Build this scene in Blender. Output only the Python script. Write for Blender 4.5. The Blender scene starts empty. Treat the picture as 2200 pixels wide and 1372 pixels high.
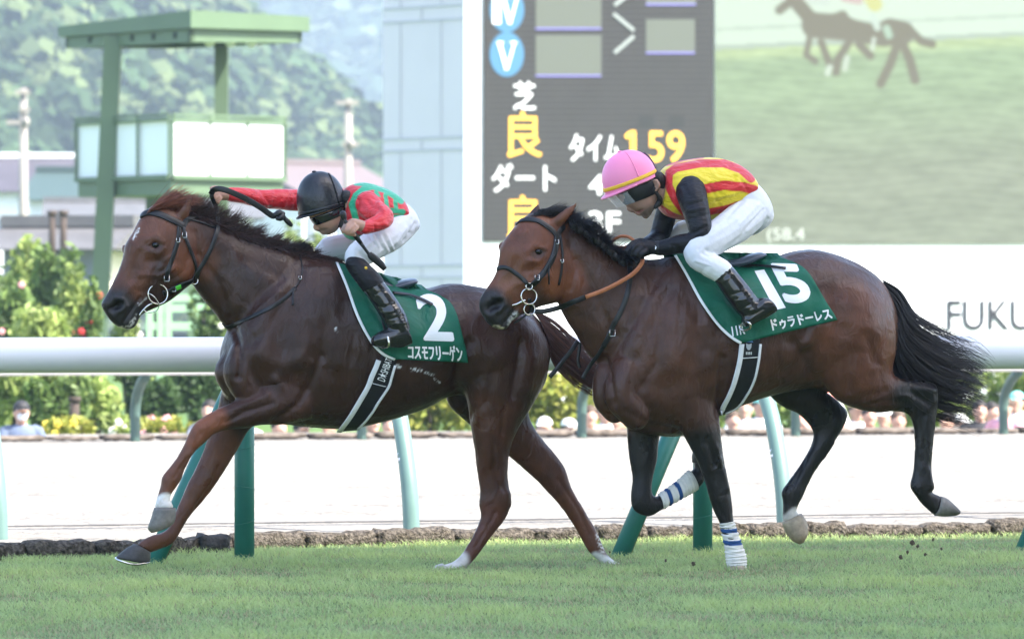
import bpy, bmesh, math, random
import numpy as np
from mathutils import Vector, Matrix
from mathutils.bvhtree import BVHTree
random.seed(7); RNG = np.random.default_rng(7)
SC = bpy.context.scene
COL = SC.collection
R = math.radians
# ---------------------------------------------------------------- camera
F = 12300.0; CX = 1100.0; HY = 665.0; CZ = 1.34        # focal length in photo pixels, centre column, horizon row, eye height
cam = bpy.data.cameras.new('camera'); cam_ob = bpy.data.objects.new('camera', cam); COL.objects.link(cam_ob)
cam_ob.location = (0, 0, CZ); cam_ob.rotation_euler = (R(90), 0, 0)
cam.sensor_width = 36; cam.lens = F / 2200 * 36; cam.shift_y = -21 / 2200
cam.clip_start = 0.5; cam.clip_end = 6000
cam.dof.use_dof = True; cam.dof.focus_distance = 29.3; cam.dof.aperture_fstop = 5.6; cam.dof.aperture_blades = 9
SC.camera = cam_ob
# ---------------------------------------------------------------- light
SUN_EL, SUN_AZ = 48.0, 62.0            # elevation; azimuth measured from "behind the camera" towards the right
to_sun = Vector((math.sin(R(SUN_AZ)) * math.cos(R(SUN_EL)), -math.cos(R(SUN_AZ)) * math.cos(R(SUN_EL)), math.sin(R(SUN_EL))))
sun = bpy.data.lights.new('sun', 'SUN'); sun.energy = 4.2; sun.angle = R(0.53); sun.color = (1, .95, .87)
sun_ob = bpy.data.objects.new('sun', sun); COL.objects.link(sun_ob)
sun_ob.rotation_euler = to_sun.to_track_quat('Z', 'Y').to_euler()
world = bpy.data.worlds.new('World'); SC.world = world; world.use_nodes = True
nt = world.node_tree; bg = nt.nodes['Background']; sky = nt.nodes.new('ShaderNodeTexSky')
sky.sky_type = 'NISHITA'; sky.sun_disc = False; sky.sun_elevation = R(SUN_EL)
sky.sun_rotation = math.atan2(to_sun.x, to_sun.y); sky.dust_density = 2.0; sky.air_density = 1.0; sky.ozone_density = 1.0
nt.links.new(sky.outputs[0], bg.inputs[0]); bg.inputs[1].default_value = 0.15
SC.view_settings.view_transform = 'Standard'; SC.view_settings.look = 'None'; SC.view_settings.gamma = 1
SC.view_settings.exposure = 2.1
SC.cycles.use_denoising = True; SC.cycles.max_bounces = 8; SC.cycles.volume_bounces = 1; SC.cycles.transparent_max_bounces = 12
# ---------------------------------------------------------------- helpers
CAM = np.array([0, 0, CZ])
def P(px, py, d):
    return np.array([(px - CX) * d / F, d, CZ - (py - HY) * d / F])
def pix(V):
    V = np.asarray(V, float); return CX + F * V[..., 0] / V[..., 1], HY - F * (V[..., 2] - CZ) / V[..., 1]
class Frame:                            # a vertical median plane: x to the rear of the horse, o sideways (negative = near side)
    def __init__(s, px, d, th):
        s.o = np.array([(px - CX) * d / F, d, 0.0]); c, q = math.cos(R(th)), math.sin(R(th))
        s.u = np.array([c, q, 0.0]); s.n = np.array([-q, c, 0.0])
    def p(s, px, py, o=0.0):
        r = np.array([(px - CX) / F, 1.0, -(py - HY) / F])
        return CAM + r * ((s.o @ s.n + o) / (r @ s.n))
    def lat(s, V): return (np.asarray(V) - s.o) @ s.n
def catmull(a, sub):
    a = np.asarray(a, float)
    if sub <= 1 or len(a) < 3: return a
    e = np.vstack([2 * a[0] - a[1], a, 2 * a[-1] - a[-2]]); out = []
    for i in range(len(a) - 1):
        p0, p1, p2, p3 = e[i], e[i + 1], e[i + 2], e[i + 3]
        for k in range(sub):
            t = k / sub
            out.append(.5 * (2 * p1 + (p2 - p0) * t + (2 * p0 - 5 * p1 + 4 * p2 - p3) * t * t + (3 * p1 - p0 - 3 * p2 + p3) * t ** 3))
    out.append(a[-1]); return np.array(out)
class MB:                               # vertices and faces of one mesh
    def __init__(s): s.v = []; s.f = []; s.n = 0
    def add(s, v, f):
        v = np.asarray(v, float); s.v.append(v); s.f += [tuple(int(i) + s.n for i in q) for q in f]; s.n += len(v)
    def rings(s, rings, cap=True, close=True):
        k = len(rings); m = len(rings[0]); f = []
        for i in range(k - 1):
            for j in range(m if close else m - 1):
                j2 = (j + 1) % m; f.append((i * m + j, i * m + j2, (i + 1) * m + j2, (i + 1) * m + j))
        v = np.vstack(rings)
        if cap:
            v = np.vstack([v, rings[0].mean(0), rings[-1].mean(0)])
            for j in range(m):
                j2 = (j + 1) % m; f.append((k * m, j2, j)); f.append((k * m + 1, (k - 1) * m + j, (k - 1) * m + j2))
        s.add(v, f)
    def loft(s, fr, secs, n=20, sub=3, e=1.0):
        rings = []
        for ax, ay, bx, by, o, w in catmull(secs, sub):
            A, B = fr.p(ax, ay, o), fr.p(bx, by, o); c, h = (A + B) / 2, (B - A) / 2; t = np.arange(n) * 2 * math.pi / n
            ct, st = np.cos(t), np.sin(t); ct = np.sign(ct) * abs(ct) ** e; st = np.sign(st) * abs(st) ** e
            rings.append(c + ct[:, None] * h + st[:, None] * max(w, .001) * fr.n)
        s.rings(rings)
    def tube(s, pts, rad, n=12, sub=1, cap=True):
        pts = np.asarray(pts, float); rad = np.broadcast_to(np.asarray(rad, float), (len(pts),))
        q = catmull(np.column_stack([pts, rad]), sub); pts, rad = q[:, :3], q[:, 3]
        T = np.gradient(pts, axis=0); T /= np.linalg.norm(T, axis=1)[:, None] + 1e-12
        a = np.array([0, 0, 1.0]) if abs(T[0][2]) < .9 else np.array([1.0, 0, 0]); rings = []; t = np.arange(n) * 2 * math.pi / n
        for p, d, r in zip(pts, T, rad):
            x = a - d * (a @ d); x /= np.linalg.norm(x) + 1e-12; y = np.cross(d, x); a = x
            rings.append(p + r * (np.cos(t)[:, None] * x + np.sin(t)[:, None] * y))
        s.rings(rings, cap)
    def chain(s, fr, pts, n=14, sub=3):  # pts: px, py, o, radius in photo pixels; round ends
        a = catmull(pts, sub); V = np.array([fr.p(x, y, o) for x, y, o, r in a]); rr = np.array([r for *_, r in a]) * (V[:, 1] / F)
        d0 = V[0] - V[1]; d0 /= np.linalg.norm(d0); d1 = V[-1] - V[-2]; d1 /= np.linalg.norm(d1)
        ang = (.9, .6, .3)
        V0 = [V[0] + d0 * rr[0] * math.sin(q * 1.57) for q in ang]; r0 = [rr[0] * math.cos(q * 1.57) for q in ang]
        V1 = [V[-1] + d1 * rr[-1] * math.sin(q * 1.57) for q in ang[::-1]]; r1 = [rr[-1] * math.cos(q * 1.57) for q in ang[::-1]]
        s.tube(np.vstack([V0, V, V1]), np.concatenate([r0, rr, r1]), n)
    def ball(s, c, r, n=14, m=9):
        r = np.broadcast_to(np.asarray(r, float), (3,)); rings = []
        for i in range(m + 1):
            a = math.pi * (i + .02) / (m + .04) ; t = np.arange(n) * 2 * math.pi / n
            rings.append(np.asarray(c) + r * np.column_stack([np.sin(a) * np.cos(t), np.sin(a) * np.sin(t), np.full(n, np.cos(a))]))
        s.rings(rings[::-1])
    def box(s, c, size, rot=0.0, tilt=None):
        h = np.asarray(size, float) / 2; v = np.array([[x, y, z] for z in (-1, 1) for y in (-1, 1) for x in (-1, 1)]) * h
        M = np.array(Matrix.Rotation(rot, 3, 'Z'))
        if tilt is not None: M = M @ np.array(tilt)
        s.add(v @ M.T + np.asarray(c), [(0, 2, 3, 1), (4, 5, 7, 6), (0, 1, 5, 4), (1, 3, 7, 5), (3, 2, 6, 7), (2, 0, 4, 6)])
    def bar(s, a, b, w, h, up=(0, 0, 1)):   # box beam between two points
        a, b = np.asarray(a, float), np.asarray(b, float); d = b - a; d /= np.linalg.norm(d); u = np.asarray(up, float); u = np.array([.0, 1, 0]) if abs(d @ u) > .97 else u; x = np.cross(d, u); x /= np.linalg.norm(x); y = np.cross(x, d)
        v = [p + i * x * w / 2 + j * y * h / 2 for p in (a, b) for i, j in ((-1, -1), (1, -1), (1, 1), (-1, 1))]
        s.add(v, [(0, 1, 2, 3), (7, 6, 5, 4), (0, 4, 5, 1), (1, 5, 6, 2), (2, 6, 7, 3), (3, 7, 4, 0)])
    def V(s): return np.vstack(s.v)
    def build(s, name, mat, parent=None, smooth=True, cols=None, bevel=0, solid=0): return obj(name, s.V(), s.f, mat, parent, smooth, cols, bevel, solid)
def obj(name, V, faces, mat, parent=None, smooth=True, cols=None, bevel=0, solid=0):
    me = bpy.data.meshes.new(name); V = np.asarray(V, float)
    base = np.array(parent.location) if parent is not None and parent.type == 'EMPTY' else np.array(parent['base']) if parent is not None else V.mean(0) * (1, 1, 0) + (0, 0, V[:, 2].min())
    me.from_pydata((V - base).tolist(), [], faces); me.update()
    o = bpy.data.objects.new(name, me); COL.objects.link(o)
    o['base'] = tuple(float(q) for q in base)
    if parent is None: o.location = base
    else: o.parent = parent
    for m in (mat if isinstance(mat, (list, tuple)) else [mat]): me.materials.append(m)
    if smooth: me.polygons.foreach_set('use_smooth', [True] * len(me.polygons))
    if cols is not None:
        at = me.color_attributes.new('Col', 'FLOAT_COLOR', 'POINT'); c4 = np.ones((len(V), 4)); c4[:, :3] = cols; at.data.foreach_set('color', c4.ravel())
    if solid:
        md = o.modifiers.new('thickness', 'SOLIDIFY'); md.thickness = solid; md.offset = 0
    if bevel:
        md = o.modifiers.new('bevel', 'BEVEL'); md.width = bevel; md.segments = 2; md.limit_method = 'ANGLE'
    return o
def tag(o, label=None, cat=None, group=None, kind=None):
    if label: o['label'] = label
    if cat: o['category'] = cat
    if group: o['group'] = group
    if kind: o['kind'] = kind
    return o
def thing(name, loc, label, cat, group=None):
    o = bpy.data.objects.new(name, None); COL.objects.link(o); o.location = [float(q) for q in loc]; o.empty_display_size = .2
    return tag(o, label, cat, group)
def copy_tree(o, parent=None):
    c = o.copy(); COL.objects.link(c)
    if parent is not None: c.parent = parent
    for ch in list(o.children): copy_tree(ch, c)
    return c
def remesh(mb, voxel, smooth=6, factor=.5):
    me = bpy.data.meshes.new('tmp'); me.from_pydata(mb.V().tolist(), [], mb.f); me.update()
    bm = bmesh.new(); bm.from_mesh(me); bmesh.ops.recalc_face_normals(bm, faces=bm.faces); bm.to_mesh(me); bm.free()
    o = bpy.data.objects.new('tmp', me); COL.objects.link(o)
    m = o.modifiers.new('r', 'REMESH'); m.mode = 'VOXEL'; m.voxel_size = voxel; m.adaptivity = 0
    if smooth: m = o.modifiers.new('s', 'SMOOTH'); m.factor = factor; m.iterations = smooth
    dg = bpy.context.evaluated_depsgraph_get(); dg.update(); e = o.evaluated_get(dg).to_mesh()
    V = np.empty(len(e.vertices) * 3); e.vertices.foreach_get('co', V); f = [tuple(p.vertices) for p in e.polygons]
    o.evaluated_get(dg).to_mesh_clear(); bpy.data.objects.remove(o); bpy.data.meshes.remove(me)
    return V.reshape(-1, 3), f
def normals(V, f):
    me = bpy.data.meshes.new('tmp'); me.from_pydata(V.tolist(), [], f); me.update()
    N = np.empty(len(V) * 3); me.vertices.foreach_get('normal', N); bpy.data.meshes.remove(me); return N.reshape(-1, 3)
def dist_poly(px, py, pts):
    pts = np.asarray(pts, float); q = np.column_stack([px, py]); best = np.full(len(px), 1e9)
    if len(pts) == 1: return np.hypot(px - pts[0, 0], py - pts[0, 1])
    for a, b in zip(pts[:-1], pts[1:]):
        d = b - a; t = np.clip(((q - a) @ d) / (d @ d + 1e-9), 0, 1); best = np.minimum(best, np.linalg.norm(q - (a + t[:, None] * d), axis=1))
    return best
def inside(px, py, poly):
    poly = np.asarray(poly, float); r = np.zeros(len(px), bool); j = len(poly) - 1
    for i in range(len(poly)):
        xi, yi = poly[i]; xj, yj = poly[j]; c = ((yi > py) != (yj > py)) & (px < (xj - xi) * (py - yi) / (yj - yi + 1e-12) + xi); r ^= c; j = i
    return r
def sstep(a, b, x): t = np.clip((x - a) / (b - a), 0, 1); return t * t * (3 - 2 * t)
def sculpt(V, f, strokes, fr=None):     # strokes: (points, radius px, amount in metres[, omin, omax]) pushed along the normals of the near side
    N = normals(V, f); view = V - CAM; view /= np.linalg.norm(view, axis=1)[:, None]; w = sstep(.05, .45, -(N * view).sum(1)); px, py = pix(V); D = np.zeros(len(V))
    lat = fr.lat(V) if fr else None
    for s in strokes:
        k = np.exp(-(dist_poly(px, py, s[0]) / s[1]) ** 2) * s[2]
        if len(s) > 3: k = k * ((lat > s[3]) & (lat < s[4]))
        D += k
    return V + N * (D * w)[:, None]
def paint(V, base, strokes, fr=None):   # strokes: (points, radius px, softness px, colour[, omin, omax[, strength]])
    px, py = pix(V); C = np.tile(np.asarray(base, float), (len(V), 1)); lat = fr.lat(V) if fr else None
    for s in strokes:
        k = 1 - sstep(s[1], s[1] + s[2], dist_poly(px, py, s[0]))
        if len(s) > 4: k = k * ((lat > s[4]) & (lat < s[5]))
        if min(s[3]) > .35 and s[1] < 6: k = k * sstep(-.35, .25, np.sin(px * 1.1 + 2 * np.sin(py * .7)) * np.sin(py * 1.3 + 2 * np.sin(px * .9)) + .25 * np.sin(px * .5 + py * .6))
        if len(s) > 6: k = k * s[6]
        C = C * (1 - k[:, None]) + np.asarray(s[3]) * k[:, None]
    return C
class Surf:                             # ray casting from the camera on to a finished mesh
    def __init__(s, V, f): s.last = 29.5; s.b = BVHTree.FromPolygons([Vector(v) for v in V], f)
    def hit(s, px, py, off=0.0, near=True):
        d = Vector(((px - CX) / F, 1.0, -(py - HY) / F)).normalized(); h, n, i, t = s.b.ray_cast(Vector(CAM), d)
        if h is None:
            if near is not None: return None
            q = Vector(P(px, py, s.last)); h, n, i, t = s.b.find_nearest(q); return np.array(h + n * off), np.array(n)
        s.last = h.y; return np.array(h + n * off), np.array(n)
def hits(surf, pts, off, sub=6):        # a pixel polyline laid on a surface; gaps are bridged at the neighbours' depth
    pts = catmull(np.asarray(pts, float), sub); out = [surf.hit(x, y, off) for x, y in pts]
    ok = [i for i, h in enumerate(out) if h is not None]; res = []; nor = []
    if not ok: raise ValueError('no hit')
    for i, h in enumerate(out):
        if h is None:
            d = np.interp(i, ok, [out[j][0][1] for j in ok]); res.append(P(pts[i][0], pts[i][1], d)); j = min(ok, key=lambda q: abs(q - i)); nor.append(out[j][1])
        else: res.append(h[0]); nor.append(h[1])
    res = np.array(res); nor = np.array(nor)
    for _ in range(2): res[1:-1] = (res[:-2] + 2 * res[1:-1] + res[2:]) / 4; nor[1:-1] = (nor[:-2] + 2 * nor[1:-1] + nor[2:]) / 4
    return res, nor / np.linalg.norm(nor, axis=1)[:, None]
def strap(mb, pts, nor, width, thick=.004):
    T = np.gradient(pts, axis=0); T /= np.linalg.norm(T, axis=1)[:, None] + 1e-9; S = np.cross(T, nor); S /= np.linalg.norm(S, axis=1)[:, None] + 1e-9
    w = np.broadcast_to(np.asarray(width, float), (len(pts),))[:, None] / 2; t = thick / 2
    prof = [(-1, -1), (-1, .6), (-.8, 1), (.8, 1), (1, .6), (1, -1)]
    mb.rings([np.array([p + S[i] * w[i] * a + nor[i] * t * b for a, b in prof]) for i, p in enumerate(pts)])
def ring(mb, c, axis, rad, r, n=24, m=8, sx=1.0):
    a = Vector(axis).normalized(); x = a.orthogonal().normalized(); y = a.cross(x); t = [2 * math.pi * i / n for i in range(n + 1)]
    mb.tube([np.array(Vector(c) + (x * math.cos(q) * sx + y * math.sin(q)) * rad) for q in t], r, m, cap=False)
def hair(mb, polys, r0, tip=.15):
    mb.cols = []
    for q in polys:
        q = np.asarray(q); k = len(q); n0 = mb.n; mb.tube(q, np.linspace(1, tip, k) ** .8 * r0 * RNG.uniform(.7, 1.2), 3); b = RNG.uniform(.45, 1.5); w = RNG.uniform(0, .5)
        c = np.array([b * (1 + w), b, b * (1 - .2 * w)]); mb.cols.append(np.tile(c, (mb.n - n0, 1)))
    mb.cols = np.vstack(mb.cols)
# ---------------------------------------------------------------- materials
def hairmat(name, color, rough=.42, spec=.45):
    m, t, b = nodes(name); a = t.nodes.new('ShaderNodeAttribute'); a.attribute_name = 'Col'; mx = t.nodes.new('ShaderNodeMix'); mx.data_type = 'RGBA'; mx.blend_type = 'MULTIPLY'; mx.inputs[0].default_value = 1; mx.inputs[6].default_value = (*color, 1)
    t.links.new(a.outputs['Color'], mx.inputs[7]); t.links.new(mx.outputs[2], b.inputs['Base Color']); b.inputs['Roughness'].default_value = rough; b.inputs['Specular IOR Level'].default_value = spec; return m
def nodes(name):
    m = bpy.data.materials.new(name); m.use_nodes = True; t = m.node_tree; b = t.nodes['Principled BSDF']; return m, t, b
def mat(name, color, rough=.5, spec=.5, metal=0, var=0, scale=8, bump=0, bscale=40, attr=False, sheen=0, coat=0, emit=0, trans=0, subs=0, bdist=.01):
    m, t, b = nodes(name); L = t.links.new
    b.inputs['Roughness'].default_value = rough; b.inputs['Specular IOR Level'].default_value = spec; b.inputs['Metallic'].default_value = metal
    b.inputs['Sheen Weight'].default_value = sheen; b.inputs['Coat Weight'].default_value = coat; b.inputs['Coat Roughness'].default_value = .15
    b.inputs['Transmission Weight'].default_value = trans
    if subs: b.inputs['Subsurface Weight'].default_value = subs; b.inputs['Subsurface Radius'].default_value = (.02, .008, .004); b.inputs['Subsurface Scale'].default_value = .3
    tc = t.nodes.new('ShaderNodeTexCoord'); src = None
    if attr:
        a = t.nodes.new('ShaderNodeAttribute'); a.attribute_name = 'Col'; src = a.outputs['Color']
    if var:
        nz = t.nodes.new('ShaderNodeTexNoise'); nz.inputs['Scale'].default_value = scale; nz.inputs['Detail'].default_value = 5; L(tc.outputs['Object'], nz.inputs['Vector'])
        mr = t.nodes.new('ShaderNodeMapRange'); mr.inputs[1].default_value = .3; mr.inputs[2].default_value = .7; mr.inputs[3].default_value = 1 - var; mr.inputs[4].default_value = 1 + var; L(nz.outputs['Fac'], mr.inputs[0])
        mx = t.nodes.new('ShaderNodeMix'); mx.data_type = 'RGBA'; mx.blend_type = 'MULTIPLY'; mx.inputs[0].default_value = 1; mx.clamp_result = False
        if src: L(src, mx.inputs[6])
        else: mx.inputs[6].default_value = (*color, 1)
        L(mr.outputs[0], mx.inputs[7]); src = mx.outputs[2]
    if src: L(src, b.inputs['Base Color'])
    else: b.inputs['Base Color'].default_value = (*color, 1)
    if emit:
        b.inputs['Emission Strength'].default_value = emit
        if src: L(src, b.inputs['Emission Color'])
        else: b.inputs['Emission Color'].default_value = (*color, 1)
    if bump:
        nz = t.nodes.new('ShaderNodeTexNoise'); nz.inputs['Scale'].default_value = bscale; nz.inputs['Detail'].default_value = 4; L(tc.outputs['Object'], nz.inputs['Vector'])
        bp = t.nodes.new('ShaderNodeBump'); bp.inputs['Strength'].default_value = bump; bp.inputs['Distance'].default_value = bdist; L(nz.outputs['Fac'], bp.inputs['Height']); L(bp.outputs[0], b.inputs['Normal'])
    return m
def rough_map(m, lo, hi, scale=7, mid=0.0, mscale=30, stretch=None):   # uneven gloss and a second, coarser relief
    t = m.node_tree; b = t.nodes['Principled BSDF']; L = t.links.new; tc = t.nodes.new('ShaderNodeTexCoord'); nz = t.nodes.new('ShaderNodeTexNoise'); nz.inputs['Scale'].default_value = scale; nz.inputs['Detail'].default_value = 6; L(tc.outputs['Object'], nz.inputs['Vector'])
    mr = t.nodes.new('ShaderNodeMapRange'); mr.inputs[1].default_value = .35; mr.inputs[2].default_value = .65; mr.inputs[3].default_value = lo; mr.inputs[4].default_value = hi; L(nz.outputs['Fac'], mr.inputs[0]); L(mr.outputs[0], b.inputs['Roughness'])
    if mid:
        n2 = t.nodes.new('ShaderNodeTexNoise'); n2.inputs['Scale'].default_value = mscale; n2.inputs['Detail'].default_value = 3; n2.inputs['Distortion'].default_value = 1.2
        if stretch:
            mp = t.nodes.new('ShaderNodeMapping'); mp.inputs['Scale'].default_value = stretch; mp.inputs['Rotation'].default_value = (.3, .5, .2); L(tc.outputs['Object'], mp.inputs['Vector']); L(mp.outputs[0], n2.inputs['Vector'])
        else: L(tc.outputs['Object'], n2.inputs['Vector'])
        b2 = t.nodes.new('ShaderNodeBump'); b2.inputs['Strength'].default_value = 1; b2.inputs['Distance'].default_value = mid; L(n2.outputs['Fac'], b2.inputs['Height'])
        if b.inputs['Normal'].is_linked: L(b.inputs['Normal'].links[0].from_socket, b2.inputs['Normal'])
        L(b2.outputs[0], b.inputs['Normal'])
    return m
def leafmat(name, rough=.55, trans=.35):
    m, t, b = nodes(name); L = t.links.new; a = t.nodes.new('ShaderNodeAttribute'); a.attribute_name = 'Col'; L(a.outputs['Color'], b.inputs['Base Color'])
    b.inputs['Roughness'].default_value = rough; b.inputs['Specular IOR Level'].default_value = .3
    tr = t.nodes.new('ShaderNodeBsdfTranslucent'); L(a.outputs['Color'], tr.inputs['Color']); mx = t.nodes.new('ShaderNodeMixShader'); mx.inputs[0].default_value = trans
    L(b.outputs[0], mx.inputs[1]); L(tr.outputs[0], mx.inputs[2]); L(mx.outputs[0], t.nodes['Material Output'].inputs['Surface']); return m
COAT = mat('horse_coat', (0, 0, 0), rough=.36, spec=.33, var=.24, scale=11, bump=.35, bscale=240, attr=True, bdist=.004)
HAIR_DARK, HAIR_BROWN, HAIR_RED, HAIR_TAIL = hairmat('mane_hair', (.006, .005, .005)), hairmat('brown_mane_hair', (.03, .016, .012)), hairmat('forelock_hair', (.13, .052, .027)), hairmat('brown_tail_hair', (.085, .034, .02))
BRAID = mat('braid_hair', (.005, .004, .004), rough=.4, bump=.6, bscale=120)
EYE = mat('eye_gloss', (.004, .003, .003), rough=.12, spec=.4)
LEATHER = mat('black_leather', (.006, .006, .007), rough=.42, spec=.45, bump=.15, bscale=300, bdist=.002)
TAN = mat('tan_rubber', (.36, .12, .045), rough=.5, var=.12, scale=60)
STEEL = mat('steel', (.6, .58, .55), rough=.22, metal=1)
HOOF = mat('hoof_horn', (0, 0, 0), rough=.55, attr=True, var=.25, scale=40, bump=.2, bscale=90)
WHITE_CLOTH = mat('white_cloth', (.72, .72, .74), rough=.85, spec=.2, var=.04, scale=30, bump=.3, bscale=120, bdist=.003)
BOOT = mat('patent_boot', (.01, .01, .011), rough=.2, spec=.55, coat=.25, var=.2, bump=.2, bscale=30, bdist=.006)
BLACKCLOTH = mat('black_stretch_cloth', (.007, .006, .009), rough=.5, spec=.3, sheen=.0, bump=.2, bscale=90, bdist=.004)
PAINTCLOTH = mat('silk', (0, 0, 0), rough=.42, spec=.4, attr=True, sheen=.1, bump=.35, bscale=28, bdist=.008)
SKIN = mat('skin', (0, 0, 0), rough=.5, spec=.35, attr=True, subs=.15, bump=.15, bscale=150, bdist=.002)
GREENCLOTH = mat('green_number_cloth', (.004, .105, .06), rough=.6, spec=.3, var=.1, scale=14, bump=.35, bscale=22, bdist=.01)
rough_map(COAT, .27, .50, 6, .007, 20, (1, 1, .5)); rough_map(PAINTCLOTH, .34, .5, 8, .020, 7, (1, 1, 2.2)); rough_map(BLACKCLOTH, .4, .6, 8, .010, 8, (1, 1, 2.5)); rough_map(GREENCLOTH, .5, .7, 6, .03, 5, (1, 1, .6))
PRINT = mat('white_print', (.82, .82, .82), rough=.6, spec=.3)
# ---------------------------------------------------------------- the two racehorses
H1 = Frame(960, 29.83, 17); H2 = Frame(1585, 29.72, 17)
def horse_body(lofts, chains, fr, strokes, base, paints, voxel=.010, smooth=7):
    mb = MB()
    for sec in lofts: mb.loft(fr, sec, n=24, sub=4)
    for c in chains: mb.chain(fr, c)
    V, f = remesh(mb, voxel, smooth); V = sculpt(V, f, [(q[0], q[1], q[2] * 1.45, *q[3:]) for q in strokes], fr)
    N = normals(V, f); g = np.zeros(len(V))           # uneven flesh: low swells and fine ripples
    for k, a in ((11, .0024), (19, .0019), (37, .0010)):
        ph = RNG.uniform(0, 6, 6); g += a * np.sin(V[:, 0] * k + ph[0] + 1.7 * np.sin(V[:, 2] * k * .7 + ph[1])) * np.sin(V[:, 2] * k * .8 + ph[2] + 1.5 * np.sin(V[:, 0] * k * .6 + ph[3])) * np.sin(V[:, 1] * k + ph[4])
    V = V + N * g[:, None]; return V, f, paint(V, base, paints, fr)
# ---- leading horse
h1_lofts = [
 [(478,745,478,822,0,.06),(496,700,488,858,0,.16),(545,600,530,880,0,.22),(600,565,560,905,0,.235),(680,549,650,917,0,.265),(740,565,735,922,0,.29),(800,597,800,913,0,.30),(860,617,860,898,0,.30),(910,620,915,876,0,.29),(960,609,955,855,0,.28),(1010,612,1000,850,0,.285),(1060,624,1050,880,0,.275),(1110,648,1095,900,0,.24),(1150,680,1130,880,0,.17),(1177,722,1166,826,0,.09)],
 [(690,551,580,850,0,.16),(640,541,515,750,0,.16),(600,530,485,704,0,.14),(560,519,460,672,0,.12),(510,502,435,643,0,.10),(465,481,417,618,0,.09),(420,462,408,596,0,.085),(385,456,395,560,0,.075)],
 [(345,436,432,500,-.005,.06),(318,447,432,528,-.01,.08),(299,470,430,562,-.01,.095),(284,499,424,592,-.01,.10),(269,526,408,612,-.01,.099),(264,552,388,629,-.01,.086),(253,584,367,645,-.01,.073),(240,610,345,656,-.01,.062),(225,638,312,671,-.01,.057),(217,653,299,682,-.01,.058),(225,672,296,692,-.01,.05),(238,690,288,703,-.01,.04),(256,703,280,707,-.01,.022)],
 # near hind leg
 [(960,640,1150,690,-.10,.13),(975,715,1176,735,-.12,.14),(988,785,1178,788,-.13,.135),(1003,860,1148,862,-.13,.115),(1012,913,1114,918,-.13,.09),(1020,966,1096,962,-.125,.072),(1026,1015,1091,1012,-.12,.056),(1031,1052,1093,1045,-.12,.05),(1029,1082,1098,1077,-.12,.049),(1033,1107,1087,1113,-.12,.042),(1022,1137,1060,1147,-.12,.034),(1003,1172,1036,1180,-.12,.031),(980,1202,1008,1214,-.12,.036),(962,1211,985,1227,-.12,.034),(945,1214,958,1230,-.12,.036)],
 # far hind leg
 [(950,720,1130,730,.12,.12),(955,785,1140,770,.14,.11),(960,862,1140,840,.14,.10),(1000,905,1136,892,.14,.085),(1050,945,1150,920,.14,.07),(1093,980,1172,950,.14,.06),(1142,1022,1200,984,.14,.05),(1178,1058,1214,1006,.14,.047),(1205,1088,1227,1046,.14,.04),(1230,1126,1256,1096,.14,.032),(1251,1164,1280,1136,.14,.031),(1266,1187,1294,1168,.14,.036),(1285,1203,1305,1190,.14,.034),(1300,1216,1322,1206,.14,.037)],
 # near foreleg
 [(640,790,670,900,-.13,.08),(594,813,610,910,-.15,.09),(545,840,562,913,-.15,.077),(505,860,524,920,-.15,.064),(465,878,488,923,-.15,.052),(424,904,462,931,-.15,.048),(408,927,442,949,-.15,.043),(386,973,414,977,-.15,.033),(366,1001,397,1007,-.15,.032),(348,1022,390,1028,-.15,.038),(345,1042,379,1046,-.15,.033),(338,1066,366,1067,-.15,.03),(333,1086,373,1084,-.15,.04),(332,1092,376,1091,-.15,.044)],
 # far foreleg
 [(500,790,620,840,.10,.09),(478,838,575,890,.12,.085),(465,890,536,922,.12,.066),(443,950,510,967,.12,.055),(421,1004,482,1010,.12,.047),(402,1040,458,1047,.12,.047),(388,1072,434,1078,.12,.038),(374,1105,408,1108,.12,.033),(362,1133,390,1138,.12,.032),(345,1144,374,1164,.12,.037),(322,1150,348,1178,.12,.033),(300,1162,325,1186,.12,.036),(292,1168,322,1188,.12,.04)],
 # near ear, laid back, and far ear
 [(378,466,404,470,-.06,.02),(385,448,409,452,-.065,.022),(396,432,413,436,-.065,.014),(411,417,415,419,-.065,.004)],
]
h1_chains = [[(352,450,0,15),(380,449,0,17),(412,458,0,14)], [(500,770,-.02,26),(490,800,-.02,30),(500,830,-.02,26)], [(520,760,-.12,30),(512,800,-.13,34),(530,840,-.13,30)], [(270,532,.06,9),(272,545,.06,8)]]
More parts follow.
